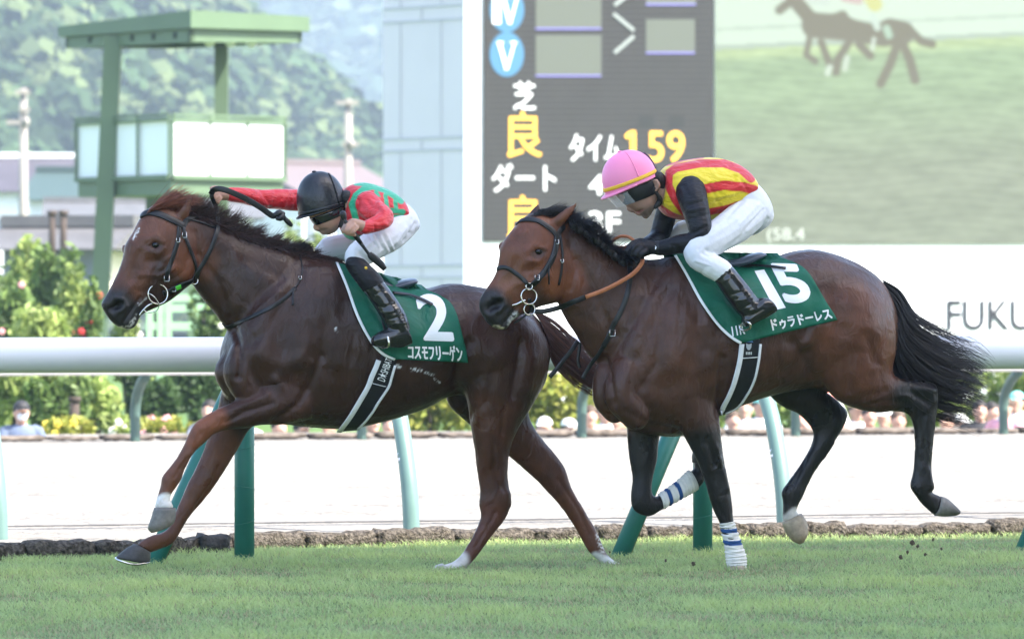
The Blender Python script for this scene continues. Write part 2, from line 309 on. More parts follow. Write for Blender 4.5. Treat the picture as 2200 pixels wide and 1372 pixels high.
h1_strokes = [
 ([(497,700),(512,735),(517,775),(512,810)],7,-.014),([(640,800),(690,745),(700,690)],16,-.008),([(590,905),(640,870),(668,820),(690,765)],9,-.012),
 ([(560,760),(600,790),(640,780)],34,.018),([(590,812),(602,830)],9,.012),([(555,838),(590,822)],16,.006),([(480,908),(530,884),(585,866)],5,-.008),([(470,895),(520,872),(575,850)],6,.005),
 ([(640,600),(590,680),(540,740)],14,-.007),([(610,620),(560,700)],26,.010),([(680,640),(640,720)],26,.008),([(640,545),(600,600),(560,640)],12,-.005),
 ([(985,862),(978,820),(990,775),(1010,735)],11,-.014),([(1118,735),(1112,790),(1100,850)],8,-.009),([(1060,760),(1048,830)],30,.014),([(1140,770),(1130,830)],20,.010),([(1000,900),(1045,860),(1060,800)],10,-.006),([(1060,660),(1110,700)],34,.012),([(985,640),(1010,690)],26,-.006),([(1040,700),(1060,740)],18,-.008),
 ([(1060,960),(1062,1010),(1075,1050)],5,-.007),([(1040,930),(1045,1000)],9,.005),([(1088,1060),(1092,1085)],8,.008),([(1055,1085),(1060,1100)],7,-.004),
 ([(760,720),(745,840)],5,-.003),([(800,740),(790,860)],5,-.003),([(880,790),(875,860)],5,-.003),([(910,790),(912,850)],5,-.003),([(840,780),(835,870)],5,-.003),
 # head: eye socket, facial crest, cheek, nostril, mouth, jaw
 ([(312,514),(335,508),(352,520)],7,.005),([(318,540),(340,544),(352,534)],6,.006),([(333,526)],9,-.007),([(321,524),(333,516),(346,521)],2.6,.0035),([(323,531),(334,537),(345,531)],2.6,.003),([(300,590),(345,592),(375,575)],5,.006),([(398,520),(412,560),(398,595)],22,.009),([(300,545),(280,600)],10,-.006),([(320,562),(345,560)],10,-.006),
 ([(250,640),(266,645),(270,658),(258,668)],5,.008),([(252,655),(240,662)],8,-.02),([(284,610),(262,640)],8,.005),([(300,640),(282,668),(268,690)],3.5,-.008),([(420,500),(428,560),(420,600)],5,-.006),([(300,625),(320,628)],8,-.004),
 ([(600,880),(680,888),(760,880),(820,868)],2.6,.0028),([(665,700),(690,740),(700,790)],14,-.004),([(330,570),(318,592),(324,612)],2.6,.003),([(345,575),(340,600),(330,615)],2.6,.0025),([(312,600),(300,620)],2.4,.0025),
 ([(404,982),(384,1010),(374,1024)],3,-.005),([(412,968),(398,1000)],3,.004),([(432,930),(420,950)],5,-.004),([(470,1000),(455,1040),(420,1090)],4,-.005,.04,.4),([(500,890),(480,912)],3,.004),([(520,872),(560,858)],2.2,.003),([(505,884),(545,878)],2.2,-.003),([(1065,1100),(1045,1140),(1020,1175)],4,-.005),([(1060,1120),(1035,1160)],3,.004),([(1200,1030),(1240,1090),(1268,1150)],4,-.005,.02,.4),([(1030,870),(1050,930),(1056,980)],14,.008),([(1085,870),(1078,930)],6,-.005),
 ([(720,640),(690,700),(660,760)],26,.008),([(735,600),(740,680)],12,-.004),([(520,700),(560,660),(600,630)],4,.004),([(470,690),(500,660)],16,.006),([(530,560),(590,590)],18,-.005),([(405,540),(395,580),(370,600)],4,-.004),([(352,560),(372,548)],3,.004),
 ([(425,545),(470,610),(495,680)],9,-.007),([(430,480),(500,540),(570,600)],22,.007),
]
DK, RD = (.034, .0135, .0085), (.155, .05, .022)
h1_paint = [
 ([(1060,900),(1060,1050)],40,45,(.062,.022,.0125),-.4,-.02),([(1120,960),(1230,1110)],30,40,(.075,.026,.0145),.04,.4),([(1090,700),(1120,780)],50,60,(.046,.0175,.011)),([(560,850),(620,860)],40,40,(.044,.017,.0105)),
 ([(300,490),(290,560),(270,620)],26,30,(.09,.031,.015)),([(330,470),(420,560)],30,34,(.082,.029,.014)),([(400,560)],26,20,(.12,.038,.017)),([(300,500),(350,480)],16,18,(.12,.042,.02)),
 ([(250,655),(285,690)],24,26,(.02,.016,.016)),([(326,534),(344,530)],5,9,(.05,.02,.012)),([(252,655),(258,650)],8,4,(.006,.004,.004)),
 ([(294,497),(291,506),(288,512)],2.6,2.0,(.75,.72,.7)),([(299,493),(294,500)],2.6,1.6,(.75,.72,.7)),
 ([(450,905),(420,925),(390,990)],26,26,RD),([(390,990),(350,1060)],26,18,(.115,.042,.021)),([(470,960),(400,1080),(330,1170)],24,40,(.10,.037,.019),.05,.4),
 ([(352,1094),(356,1082)],20,7,(.6,.58,.56),-.4,-.02),([(352,1074),(340,1084)],3,3,(.5,.46,.42),-.4,-.02),([(364,1072),(369,1084)],3,3,(.5,.46,.42),-.4,-.02),
 ([(1050,1130),(1000,1190)],24,40,(.085,.027,.015)),([(985,1205),(950,1225)],15,16,(.6,.56,.53),-.4,-.02),([(1215,1080),(1285,1180)],14,18,(.11,.039,.02)),([(1280,1195),(1330,1215)],6,9,(.72,.7,.68),.02,.4),([(1287,1150),(1296,1180)],4,6,(.7,.66,.62),.02,.4),
 ([(1150,690),(1182,760),(1160,830)],12,18,(.07,.028,.016)),([(380,470),(410,425)],14,10,(.09,.034,.018)),
 # foam at the mouth and along the flank, a splash on the shoulder
 ([(286,688),(283,694)],3,2.5,(.55,.53,.52)),([(291,678),(289,683)],2.4,2,(.5,.48,.47)),([(276,701),(281,698)],2.4,2,(.55,.52,.5)),([(305,646),(299,652)],2.2,2,(.4,.38,.37)),([(314,640),(310,644)],1.5,1.5,(.4,.38,.37)),([(258,702),(272,704)],2.5,2,(.6,.52,.42)),
 ([(722,704),(723,715)],1.6,1.2,(.7,.7,.7)),([(848,787),(858,787)],2.4,1.5,(.65,.65,.65)),([(884,793),(905,796)],2.4,1.6,(.65,.65,.65)),([(912,800),(930,806)],1.4,1,(.6,.6,.6)),([(932,812),(945,823)],1.0,1,(.5,.5,.5)),
]
# ---- following horse
h2_lofts = [
 [(1286,790,1286,852,0,.07),(1306,740,1303,880,0,.16),(1350,640,1346,914,0,.22),(1400,565,1410,936,0,.255),(1450,550,1470,936,0,.28),(1500,562,1520,908,0,.295),(1550,574,1560,885,0,.3),(1600,577,1610,866,0,.3),(1650,560,1650,852,0,.295),(1700,539,1700,842,0,.285),(1750,535,1750,835,0,.285),(1800,547,1800,850,0,.28),(1850,570,1850,870,0,.26),(1890,602,1885,850,0,.2),(1917,652,1913,780,0,.11)],
 [(1440,551,1340,860,0,.17),(1400,556,1295,790,0,.16),(1350,549,1264,762,0,.14),(1310,532,1243,729,0,.12),(1270,505,1222,694,0,.105),(1235,480,1204,664,0,.095),(1205,465,1196,636,0,.085),(1180,458,1190,600,0,.075)],
 [(1160,455,1234,510,-.005,.06),(1133,461,1238,540,-.01,.08),(1110,481,1236,575,-.01,.095),(1090,506,1228,612,-.01,.101),(1075,530,1208,642,-.01,.10),(1072,553,1184,654,-.01,.088),(1067,580,1158,660,-.01,.073),(1056,602,1134,671,-.01,.062),(1041,624,1110,682,-.01,.057),(1031,644,1097,692,-.01,.059),(1032,668,1092,702,-.01,.052),(1044,690,1086,708,-.01,.042),(1058,703,1078,709,-.01,.022)],
 # near hind leg (trailing)
 [(1720,620,1900,640,-.10,.13),(1742,705,1922,690,-.12,.14),(1755,790,1924,745,-.13,.13),(1788,850,1916,792,-.13,.11),(1835,876,1926,810,-.13,.09),(1880,886,1952,816,-.13,.07),(1928,884,1988,817,-.13,.055),(1952,892,2014,832,-.13,.048),(1963,922,2012,892,-.13,.042),(1965,965,2005,955,-.13,.035),(1961,1012,2001,1015,-.13,.034),(1955,1043,2007,1045,-.13,.038),(1967,1064,2000,1056,-.13,.033),(1984,1087,2009,1060,-.13,.034),(2003,1103,2018,1064,-.13,.038),(2010,1106,2022,1066,-.13,.04)],
 # far hind leg (swinging forward)
 [(1640,720,1740,720,.11,.11),(1640,780,1745,765,.13,.11),(1648,840,1752,806,.14,.10),(1680,872,1766,834,.14,.085),(1715,890,1785,848,.14,.07),(1738,912,1806,866,.14,.055),(1748,932,1822,890,.14,.049),(1743,955,1802,932,.14,.043),(1724,989,1776,976,.14,.036),(1706,1016,1752,1012,.14,.034),(1690,1038,1736,1042,.14,.035),(1679,1056,1727,1063,.14,.039),(1682,1080,1715,1085,.14,.034),(1682,1108,1711,1100,.14,.035),(1682,1122,1720,1102,.14,.04)],
 # near foreleg (planted)
 [(1400,760,1540,800,-.12,.09),(1430,860,1542,860,-.14,.09),(1462,922,1546,918,-.14,.084),(1485,965,1550,962,-.14,.07),(1503,1000,1557,1004,-.14,.055),(1516,1038,1566,1042,-.14,.05),(1523,1065,1570,1068,-.14,.048),(1532,1092,1573,1093,-.14,.04),(1545,1118,1575,1116,-.14,.033),(1551,1142,1583,1140,-.14,.033),(1557,1170,1593,1168,-.14,.034),(1561,1193,1600,1190,-.14,.04),(1563,1208,1601,1206,-.14,.04),(1566,1216,1600,1216,-.14,.042)],
 # far foreleg (folded)
 [(1335,790,1450,850,.10,.10),(1345,890,1425,900,.12,.075),(1348,940,1415,944,.12,.062),(1352,980,1412,985,.12,.054),(1359,1025,1402,1030,.12,.048),(1356,1062,1400,1058,.12,.05),(1362,1095,1408,1066,.12,.047),(1393,1109,1416,1064,.12,.042),(1424,1093,1418,1062,.12,.036),(1462,1071,1450,1039,.12,.033),(1494,1053,1478,1016,.12,.041),(1513,1034,1490,1006,.12,.036),(1514,1004,1490,994,.12,.034),(1511,990,1489,984,.12,.038)],
 [(1180,474,1206,486,-.06,.022),(1198,460,1222,472,-.068,.025),(1217,446,1231,458,-.07,.015),(1238,434,1242,438,-.07,.004)],
 [(1122,474,1158,474,.05,.02),(1138,456,1164,458,.055,.022),(1148,444,1162,447,.055,.014),(1155,436,1160,438,.055,.004)],
]
h2_chains = [[(1300,800,-.02,24),(1300,850,-.03,28),(1320,885,-.03,24)], [(1345,800,-.14,36),(1330,850,-.15,34),(1365,895,-.14,30)], [(1080,528,.06,10),(1080,542,.06,8)]]
h2_strokes = [
 ([(1300,770),(1312,820),(1318,865)],8,-.012),([(1545,890),(1548,830),(1552,770)],8,-.011),([(1510,750),(1490,660),(1470,600)],14,-.008),([(1440,620),(1400,700),(1370,770)],14,-.008),([(1395,650),(1360,740)],28,.012),([(1470,690),(1450,780)],34,.014),([(1380,860),(1430,870),(1470,850)],26,.010),
 ([(1466,640),(1455,720)],6,-.004),([(1497,610),(1502,690)],6,-.005),([(1440,560),(1470,600)],16,.008),([(1340,880),(1400,912),(1460,922)],7,-.005),
 ([(1740,800),(1725,760),(1700,735)],12,-.013),([(1712,750),(1740,730),(1752,700)],9,.010),([(1690,800),(1735,760)],10,-.008),([(1780,640),(1800,700)],30,-.010),([(1850,640),(1860,700)],40,.014),([(1880,780),(1860,720)],10,-.006),([(1830,860),(1900,840)],8,-.005),([(1905,620),(1926,690),(1920,760)],8,.004),
 ([(1960,845),(1990,862)],8,-.008),([(1975,835),(2005,838)],7,.007),([(1985,890),(1984,990)],5,-.006),([(2000,840),(2008,860)],8,.006),([(1995,1010),(2003,1048)],5,.005),
 ([(1520,940),(1535,1000)],5,-.006),([(1555,1010),(1562,1050)],6,.006),([(1600,700),(1595,850)],5,-.002),([(1640,700),(1650,820)],5,-.002),([(1670,760),(1680,820)],5,-.003),
 ([(1133,538),(1150,526),(1170,534)],7,.005),([(1138,560),(1158,562),(1168,550)],6,.006),([(1157,541)],9,-.007),([(1144,539),(1156,531),(1169,536)],2.6,.0035),([(1146,546),(1157,552),(1168,546)],2.6,.003),([(1115,610),(1150,604),(1178,590)],5,.006),([(1205,560),(1212,600),(1196,630)],22,.009),([(1110,560),(1092,610)],10,-.006),([(1130,580),(1150,580)],10,-.006),
 ([(1062,636),(1082,640),(1084,655),(1070,668)],5,.008),([(1062,655),(1050,662)],9,-.02),([(1096,612),(1076,636)],8,.005),([(1112,660),(1098,676),(1084,694)],3.5,-.008),([(1225,520),(1236,580),(1226,620)],5,-.006),
 ([(1590,845),(1650,838),(1700,815)],2.6,.0025),([(1340,700),(1380,720),(1400,760)],3,.003),([(1420,700),(1410,780),(1380,830)],8,-.006),([(1500,640),(1520,700)],20,.006),([(1135,590),(1126,612),(1130,630)],2.6,.003),([(1150,600),(1146,620)],2.4,.0025),
 ([(1540,1080),(1556,1110)],3,-.004),([(1540,960),(1548,1000)],4,.005),([(1512,960),(1524,1010)],6,.004),([(1730,985),(1715,1020),(1705,1040)],4,-.005,.02,.4),([(1790,950),(1770,985)],4,.005,.02,.4),([(1860,870),(1910,860),(1950,866)],4,-.004),([(1810,780),(1820,840)],12,-.006),([(1760,640),(1770,700)],18,.007),([(1930,850),(1960,850)],4,.005),([(1990,900),(1978,960),(1982,1010)],3,.004),
 ([(1240,560),(1280,640),(1320,720)],10,-.006),([(1250,520),(1310,590),(1360,640)],24,.008),([(1112,505),(1130,498)],6,.004),
]
BK = (.011, .009, .009)
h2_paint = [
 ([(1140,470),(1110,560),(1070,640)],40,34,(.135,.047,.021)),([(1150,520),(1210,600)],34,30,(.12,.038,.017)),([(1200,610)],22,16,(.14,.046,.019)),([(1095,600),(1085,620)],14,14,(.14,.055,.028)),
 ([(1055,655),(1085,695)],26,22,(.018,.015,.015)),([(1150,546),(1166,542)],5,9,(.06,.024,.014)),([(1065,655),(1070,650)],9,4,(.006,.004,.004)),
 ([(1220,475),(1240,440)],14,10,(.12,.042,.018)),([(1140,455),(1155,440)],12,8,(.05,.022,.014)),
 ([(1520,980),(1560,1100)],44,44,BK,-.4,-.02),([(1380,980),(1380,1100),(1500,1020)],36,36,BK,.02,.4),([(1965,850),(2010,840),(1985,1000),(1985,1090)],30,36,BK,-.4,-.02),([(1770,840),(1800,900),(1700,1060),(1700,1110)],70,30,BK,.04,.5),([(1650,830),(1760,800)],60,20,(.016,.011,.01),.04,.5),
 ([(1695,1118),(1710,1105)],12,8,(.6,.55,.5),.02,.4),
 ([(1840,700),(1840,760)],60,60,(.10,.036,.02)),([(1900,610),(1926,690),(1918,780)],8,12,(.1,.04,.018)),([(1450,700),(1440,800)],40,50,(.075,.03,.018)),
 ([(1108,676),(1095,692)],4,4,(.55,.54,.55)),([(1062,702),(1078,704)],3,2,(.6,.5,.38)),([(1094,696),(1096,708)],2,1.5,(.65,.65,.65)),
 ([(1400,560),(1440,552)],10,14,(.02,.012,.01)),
]
def hoof(parent, fr, secs, cols, name='hoof'):
    mb = MB(); mb.loft(fr, secs, n=24, sub=3); V = mb.V(); t = RNG.random(len(V))
    px, py = pix(V); c0 = np.array(cols[0]); c1 = np.array(cols[1]); top = np.array([(secs[0][0] + secs[0][2]) / 2, (secs[0][1] + secs[0][3]) / 2]); bot = np.array([(secs[-1][0] + secs[-1][2]) / 2, (secs[-1][1] + secs[-1][3]) / 2])
    d = bot - top; k = np.clip((np.column_stack([px, py]) - top) @ d / (d @ d), 0, 1)[:, None]
    return obj(name, V, mb.f, HOOF, parent, cols=c0 * (1 - k) + c1 * k)
def horse(fr, lofts, chains, strokes, base, paints, label, at):
    V, f, c = horse_body(lofts, chains, fr, strokes, base, paints)
    t = thing('racehorse', fr.p(*at) * (1, 1, 0), label, 'horse'); b = obj('body', V, f, COAT, t, cols=c); return t, V, f, Surf(V, f)
RH1, V1, f1, S1 = horse(H1, h1_lofts, h1_chains, h1_strokes, DK, h1_paint, 'dark brown racehorse in the lead with a white star, wearing number cloth 2', (820, 1215))
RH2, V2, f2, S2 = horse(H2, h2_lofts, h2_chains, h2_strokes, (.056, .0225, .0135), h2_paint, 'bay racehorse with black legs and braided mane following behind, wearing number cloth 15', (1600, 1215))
GREY, GREYD, PALE = (.11, .105, .10), (.05, .045, .042), (.3, .25, .18)
hoof(RH1, H1, [(331,1090,377,1090,-.15,.048),(325,1112,377,1107,-.15,.053),(318,1134,374,1120,-.15,.057),(325,1144,366,1129,-.15,.05)], ((.12,.115,.11),(.14,.125,.10)))
hoof(RH1, H1, [(289,1167,323,1186,.12,.044),(270,1178,323,1195,.12,.051),(250,1195,322,1205,.12,.056),(256,1200,314,1211,.12,.05)], (GREYD,(.035,.033,.033)))
hoof(RH1, H1, [(950,1209,962,1231,-.12,.04),(938,1213,946,1233,-.12,.045),(925,1222,930,1234,-.12,.045)], ((.5,.47,.44),(.4,.37,.33)))
hoof(RH1, H1, [(1298,1215,1322,1205,.14,.042),(1308,1224,1334,1211,.14,.047),(1318,1230,1342,1217,.14,.047)], ((.6,.57,.52),(.5,.45,.4)))
hoof(RH2, H2, [(2008,1107,2021,1065,-.13,.042),(2030,1109,2036,1071,-.13,.05),(2052,1107,2058,1092,-.13,.045),(2058,1103,2061,1097,-.13,.02)], ((.2,.18,.155),(.07,.065,.062)))
hoof(RH2, H2, [(1681,1120,1722,1102,.14,.044),(1687,1140,1733,1122,.14,.052),(1702,1160,1734,1146,.14,.054),(1716,1168,1726,1162,.14,.03)], ((.36,.29,.21),(.3,.22,.15)))
hoof(RH2, H2, [(1565,1214,1601,1214,-.14,.046),(1560,1228,1604,1228,-.14,.055)], (PALE,PALE))
hoof(RH2, H2, [(1514,1000,1488,992,.12,.042),(1510,984,1488,978,.12,.048),(1506,968,1492,966,.12,.04)], (GREYD,GREYD))
mb = MB(); pts = [H1.p(x, y, .12 + o) for x, y, o in ((318,1208,-.045),(290,1212,-.058),(258,1204,-.045),(249,1198,0),(262,1199,.045),(296,1205,.058),(322,1207,.045))]
mb.tube(pts, .006, 8, sub=4); mb.build('horseshoe', STEEL, RH1)
# bandages on the forelegs of the following horse
def bandage(parent, fr, secs, bands):
    mb = MB(); mb.loft(fr, secs, n=36, sub=24); V = mb.V(); f = mb.f; px, py = pix(V); C = np.tile((.66, .64, .6), (len(V), 1)); k = (len(V) - 2) // 36; s = np.r_[np.repeat(np.arange(k) / (k - 1), 36), 0, 1]; s = s + .02 * np.sin(np.arange(len(V)) * 2 * math.pi / 36)
    for lo, hi in zip(bands[0::2], bands[1::2]): C[(s > lo) & (s < hi)] = (.03, .08, .22)
    N = normals(V, f); V = V + N * (.0018 * np.sin(s * 70 + 1.2 * np.sin(px * .08)) + .0012 * np.sin(s * 113 + 2 * np.sin(px * .11)))[:, None]
    return obj('bandage', V, f, mat('bandage_elastic', (0, 0, 0), rough=.9, spec=.15, attr=True, var=.12, scale=25, bump=.4, bscale=150, bdist=.003), parent, cols=C)
bandage(RH2, H2, [(1546,1124,1577,1119,-.14,.037),(1550,1142,1584,1140,-.14,.037),(1556,1170,1594,1168,-.14,.038),(1559,1193,1602,1190,-.14,.044),(1561,1208,1604,1206,-.14,.045),(1565,1220,1602,1220,-.14,.043)], (.13,.205,.32,.395))
bandage(RH2, H2, [(1424,1094,1415,1060,.12,.038),(1462,1073,1449,1036,.12,.037),(1492,1056,1475,1013,.12,.045),(1500,1050,1480,1010,.12,.046)], (.10,.17,.29,.365))
# eyes
def eye(parent, S, px, py, r):
    p, n = S.hit(px, py, -r * .30); mb = MB(); mb.ball(p, (r * 1.12, r * .9, r * .88), 20, 14); mb.build('eye', EYE, parent)
eye(RH1, S1, 334, 526, .021); eye(RH2, S2, 1157, 541, .021)
# ---------------------------------------------------------------- ground, turf, rails
RT = R(20.5); RU = np.array([math.cos(RT), math.sin(RT), 0]); RN = np.array([-math.sin(RT), math.cos(RT), 0])
ANC = np.array([(525 - CX) * 30.62 / F, 30.62, 0.0])           # base of the first upright of the near rail
def RW(s, v, z=0.0): return ANC + RU * s + RN * v + np.array([0, 0, z])   # along the rail, beyond the rail, up
def sheet(name, s0, s1, v0, v1, z, m, ns=2, nv=2):
    V = [RW(s0 + (s1 - s0) * i / ns, v0 + (v1 - v0) * j / nv, z) for i in range(ns + 1) for j in range(nv + 1)]; w = nv + 1
    return tag(obj(name, V, [(i * w + j, (i + 1) * w + j, (i + 1) * w + j + 1, i * w + j + 1) for i in range(ns) for j in range(nv)], m, smooth=False), kind='structure')
SOIL = mat('turf_soil', (.13, .17, .06), rough=.9, spec=.1, var=.35, scale=3)
SAND = mat('pale_track_sand', (.245, .225, .20), rough=.95, spec=.1, var=.25, scale=1.1, bump=1.0, bscale=9, bdist=.10)
INF = mat('infield_grass', (.07, .12, .03), rough=.9, spec=.1, var=.3, scale=.3)
G_END = 2980
sheet('turf_course', -60, 60, -60, 2.1, 0.0, SOIL)
sheet('dirt_track', -60, 90, 2.1, 30.9, -.015, SAND)
V = []; rows = ((30.9, -.02), (33.0, -.6), (36.0, -1.15), (60, -1.3), (G_END, -1.3)); 
for v, z in rows: V += [RW(-1300, v, z), RW(1300, v, z)]
tag(obj('infield_ground', V, [(2 * i, 2 * i + 1, 2 * i + 3, 2 * i + 2) for i in range(len(rows) - 1)], INF, smooth=False), kind='structure')
# grass blades as one sheet of ground cover
def grass():
    N = 330000; s = RNG.uniform(-5.5, 8.0, N); v = RNG.uniform(-9.5, 2.05, N)
    nz = np.sin(s * 2.1 + np.sin(v * 1.7) * 1.3) * np.sin(v * 2.3 + np.sin(s * 1.3) * 1.7); nz2 = np.sin(s * 7 + 2 * np.sin(v * 5)) * np.sin(v * 8 + 2 * np.sin(s * 6))
    base = ANC + s[:, None] * RU + v[:, None] * RN; h = (.027 + .010 * nz + .011 * nz2) * RNG.uniform(.5, 1.35, N); h = np.clip(h, .010, .07)
    a = RNG.uniform(0, 2 * math.pi, N); lean = RNG.normal(0, .8, (N, 2)) + np.array([-.12, .05]); w = RNG.uniform(.0016, .003, N)
    sd = np.column_stack([np.cos(a), np.sin(a), np.zeros(N)]) * w[:, None]; up = np.zeros((N, 3)); up[:, :2] = lean * h[:, None]; up[:, 2] = h
    mid = base + up * .55; mid[:, :2] -= up[:, :2] * .25; tip = base + up
    V = np.stack([base - sd, base + sd, mid + sd * .8, mid - sd * .8, tip], 1).reshape(-1, 3)
    i = np.arange(N)[:, None] * 5; quads = i + np.array([0, 1, 2, 3]); tris = i + np.array([3, 2, 4])
    me = bpy.data.meshes.new('turf_grass'); me.vertices.add(len(V)); me.vertices.foreach_set('co', V.astype(np.float32).ravel())
    me.loops.add(N * 7); me.loops.foreach_set('vertex_index', np.concatenate([quads.ravel(), tris.ravel()]).astype(np.int32))
    me.polygons.add(2 * N); st = np.concatenate([np.arange(N) * 4, N * 4 + np.arange(N) * 3]).astype(np.int32); me.polygons.foreach_set('loop_start', st); me.update(calc_edges=True)
    t = RNG.random(N); dry = (RNG.random(N) < .06 + .28 * (nz < -.5) + .25 * (nz2 < -.55)); col = np.column_stack([.315 + .12 * t + .06 * nz + .06 * nz2, .42 + .11 * t + .05 * nz + .06 * nz2, .165 + .07 * t + .02 * nz2]); col[dry] = np.array([.42, .37, .22]) * RNG.uniform(.7, 1.1, (dry.sum(), 1))
    C = np.ones((N, 5, 4)); C[:, :, :3] = col[:, None, :]; C[:, :2, :3] *= np.array([1.0, .92, .9])
    at = me.color_attributes.new('Col', 'FLOAT_COLOR', 'POINT'); at.data.foreach_set('color', C.ravel())
    o = bpy.data.objects.new('turf_grass', me); COL.objects.link(o); me.materials.append(leafmat('grass_blade', trans=.4)); return tag(o, 'short green racing turf with a few dry blades, under the horses', 'grass', kind='stuff')
grass()
RAILW = mat('white_rail_plastic', (.74, .74, .78), rough=.35, spec=.5, var=.03, scale=3)
POSTG = mat('teal_post_plastic', (.018, .15, .12), rough=.45, spec=.45, var=.12, scale=6, bump=.15, bscale=14)
YELG = mat('brace_edge', (.16, .15, .03), rough=.6, var=.2)
def rail_thing(name, label, s0, s1, v, zc, r, posts, builder):
    t = thing(name, RW(posts[0], 0 if v < 1 else v), label, 'rail'); mb = MB(); k = 40; mb.tube([RW(s0 + (s1 - s0) * i / k, v, zc) for i in range(k + 1)], r, 24); mb.build('top_rail', RAILW, t)
    for s in posts: builder(t, s)
    return t
def near_post(t, s):
    mb = MB(); mb.tube([RW(s, 0, -.1), RW(s, 0, .5), RW(s, 0, 1.05)], .0535, 24); p = mb.build('post', POSTG, t)
    for z, dz in ((.62, .03), (.38, -.02), (.22, .03), (.83, .02)):
        m2 = MB(); m2.tube([RW(s, 0, z) + .0545 * np.array([math.cos(a), math.sin(a), 0]) + np.array([0, 0, dz * math.sin(a * .5)]) for a in np.linspace(-3.0, .2, 12)], .0018, 6)
        m2.build('wrap_seam', POSTG, p)
    mb = MB(); a, b = RW(s - .60, -.22, -.05), RW(s - .02, -.01, 1.03); mb.tube([a, (a + b) / 2, b], .049, 20); br = mb.build('brace', POSTG, t)
    m2 = MB(); d = RU * .05; m2.tube([a + d, b + d], .009, 8); m2.build('edge_strip', YELG, br)
rail_thing('inside_rail', 'white plastic running rail on straight teal posts with slanted braces, right behind the horses', -14, 16, 0, 1.10, .094, [-9.8, -7.3, -4.9, -2.45, 0, 2.65, 5.08, 7.55, 10.0, 12.5], near_post)
POSTL = mat('pale_teal_post', (.11, .19, .17), rough=.4, spec=.5, var=.08, scale=5)
def lean_rail():
    t = thing('dirt_track_rail', RW(2.2, 3.53), 'white rail on leaning pale teal posts at the near edge of the sandy dirt track', 'rail')
    for s in (-5.3, -2.87, -.38, 2.2, 4.66, 7.12, 9.6, 12.0):
        mb = MB(); mb.tube([RW(s, 3.53, -.1), RW(s, 3.56, .2), RW(s, 3.66, .5), RW(s, 3.80, .75), RW(s, 4.02, .96), RW(s, 4.28, 1.06)], .051, 16, sub=3); p = mb.build('post', POSTL, t)
        m2 = MB()
        for z, v in ((.43, 3.635), (.46, 3.65)): m2.tube([RW(s, v, z - .008), RW(s, v + .003, z + .008)], .0525, 16)
        m2.build('clamp_band', RAILW, p)
    mb = MB(); mb.tube([RW(-14 + i * .9, 4.28, 1.10) for i in range(41)], .055, 16); mb.build('top_rail', RAILW, t)
lean_rail()
def far_rail():
    t = thing('far_track_rail', RW(7.6, 27.3), 'white rail on curved goose-neck posts along the far side of the dirt track', 'rail')
    for k in range(-3, 9):
        s = 7.6 + 2.462 * k; mb = MB(); mb.tube([RW(s, 27.3, -.1), RW(s, 27.3, .3), RW(s, 27.24, .45), RW(s, 27.10, .58), RW(s, 26.92, .66)], .052, 14, sub=3); mb.build('post', POSTF, t)
    mb = MB(); mb.tube([RW(-5 + i * .9, 26.85, .735) for i in range(46)], .062, 16); mb.build('top_rail', RAILW, t)
POSTF = mat('grey_teal_post', (.065, .115, .10), rough=.45, spec=.4, var=.08, scale=5)
far_rail()
# stone edgings: every stone its own object
STONE = mat('edging_stone', (.10, .085, .07), rough=.95, spec=.15, var=.75, scale=45, bump=1.0, bscale=70, bdist=.03)
STONEF = mat('far_edging_stone', (.12, .10, .085), rough=.95, spec=.1, var=.5, scale=10)
def stone(s0, s1, vf, h, dep, m, label, group, name):
    mb = MB(); n, k = 15, 18; rings = []
    for i in range(n):
        q = i / (n - 1); e = (1 - abs(2 * q - 1) ** 6) ** .5 * .12 + .88 if 0 < i < n - 1 else .62; s = s0 + (s1 - s0) * q; v = vf(s); rr = []
        for j in range(k):
            a = 2 * math.pi * j / k; ca, sa = math.cos(a), math.sin(a); ca = math.copysign(abs(ca) ** .55, ca); sa = math.copysign(abs(sa) ** .55, sa)
            rr.append(RW(s + random.gauss(0, .006), v + ca * dep / 2 * e * (1 + .10 * math.sin(s * 31 + a * 3)) + random.gauss(0, .005), h * .42 + sa * h * .58 * e * (1 + .10 * math.sin(s * 23 + 2 * math.sin(s * 9))) + random.gauss(0, .0035)))
        rings.append(np.array(rr))
    mb.rings(rings); return tag(mb.build(name, m), label, 'edging stone', group)
def near_v(s): return float(np.interp(s, (-4, -2.2, -.3, .5, 2.2, 5, 9), (.45, .5, .72, 1.45, 1.72, 1.6, 1.5)))
s = -4.2
while s < 10.5:
    L = random.uniform(.22, .55); stone(s, s + L + .01, near_v, random.uniform(.075, .097), random.uniform(.16, .22), STONE, 'rough grey-brown stone in the low edging between the turf and the dirt track', 'stones edging the turf', 'edging_stone'); s += L
tag(stone(.05, .22, lambda s: 1.0, .105, .15, mat('dark_rock', (.035, .033, .033), rough=.9, var=.3, scale=20, bump=.7, bscale=40, bdist=.02), None, None, 'rock'), 'small dark rock standing before the edging stones beside the left upright post', 'rock')
s = 2.0
while s < 21:
    L = random.uniform(.5, 1.0); stone(s, s + L - .03, lambda q: 27.75, random.uniform(.035, .075), .25, STONEF, 'weathered stone in the low edging along the far side of the dirt track', 'stones edging the far side', 'edging_stone'); s += L
DAMP = mat('damp_sand', (.085, .078, .07), rough=.95, var=.5, scale=2.0)
def groove():
    V = []; n = 200
    for i in range(n):
        s = -12 + 34 * i / (n - 1); w = .035 + .03 * math.sin(i * 1.7) * math.sin(i * .61); c = 5.45 + .03 * math.sin(s * 1.3); V += [RW(s, c - w - .05, -.011), RW(s, c + w + .05, -.011)]
    tag(obj('harrow_line', V, [(2 * i, 2 * i + 2, 2 * i + 3, 2 * i + 1) for i in range(n - 1)], DAMP, smooth=False), kind='structure')
groove()
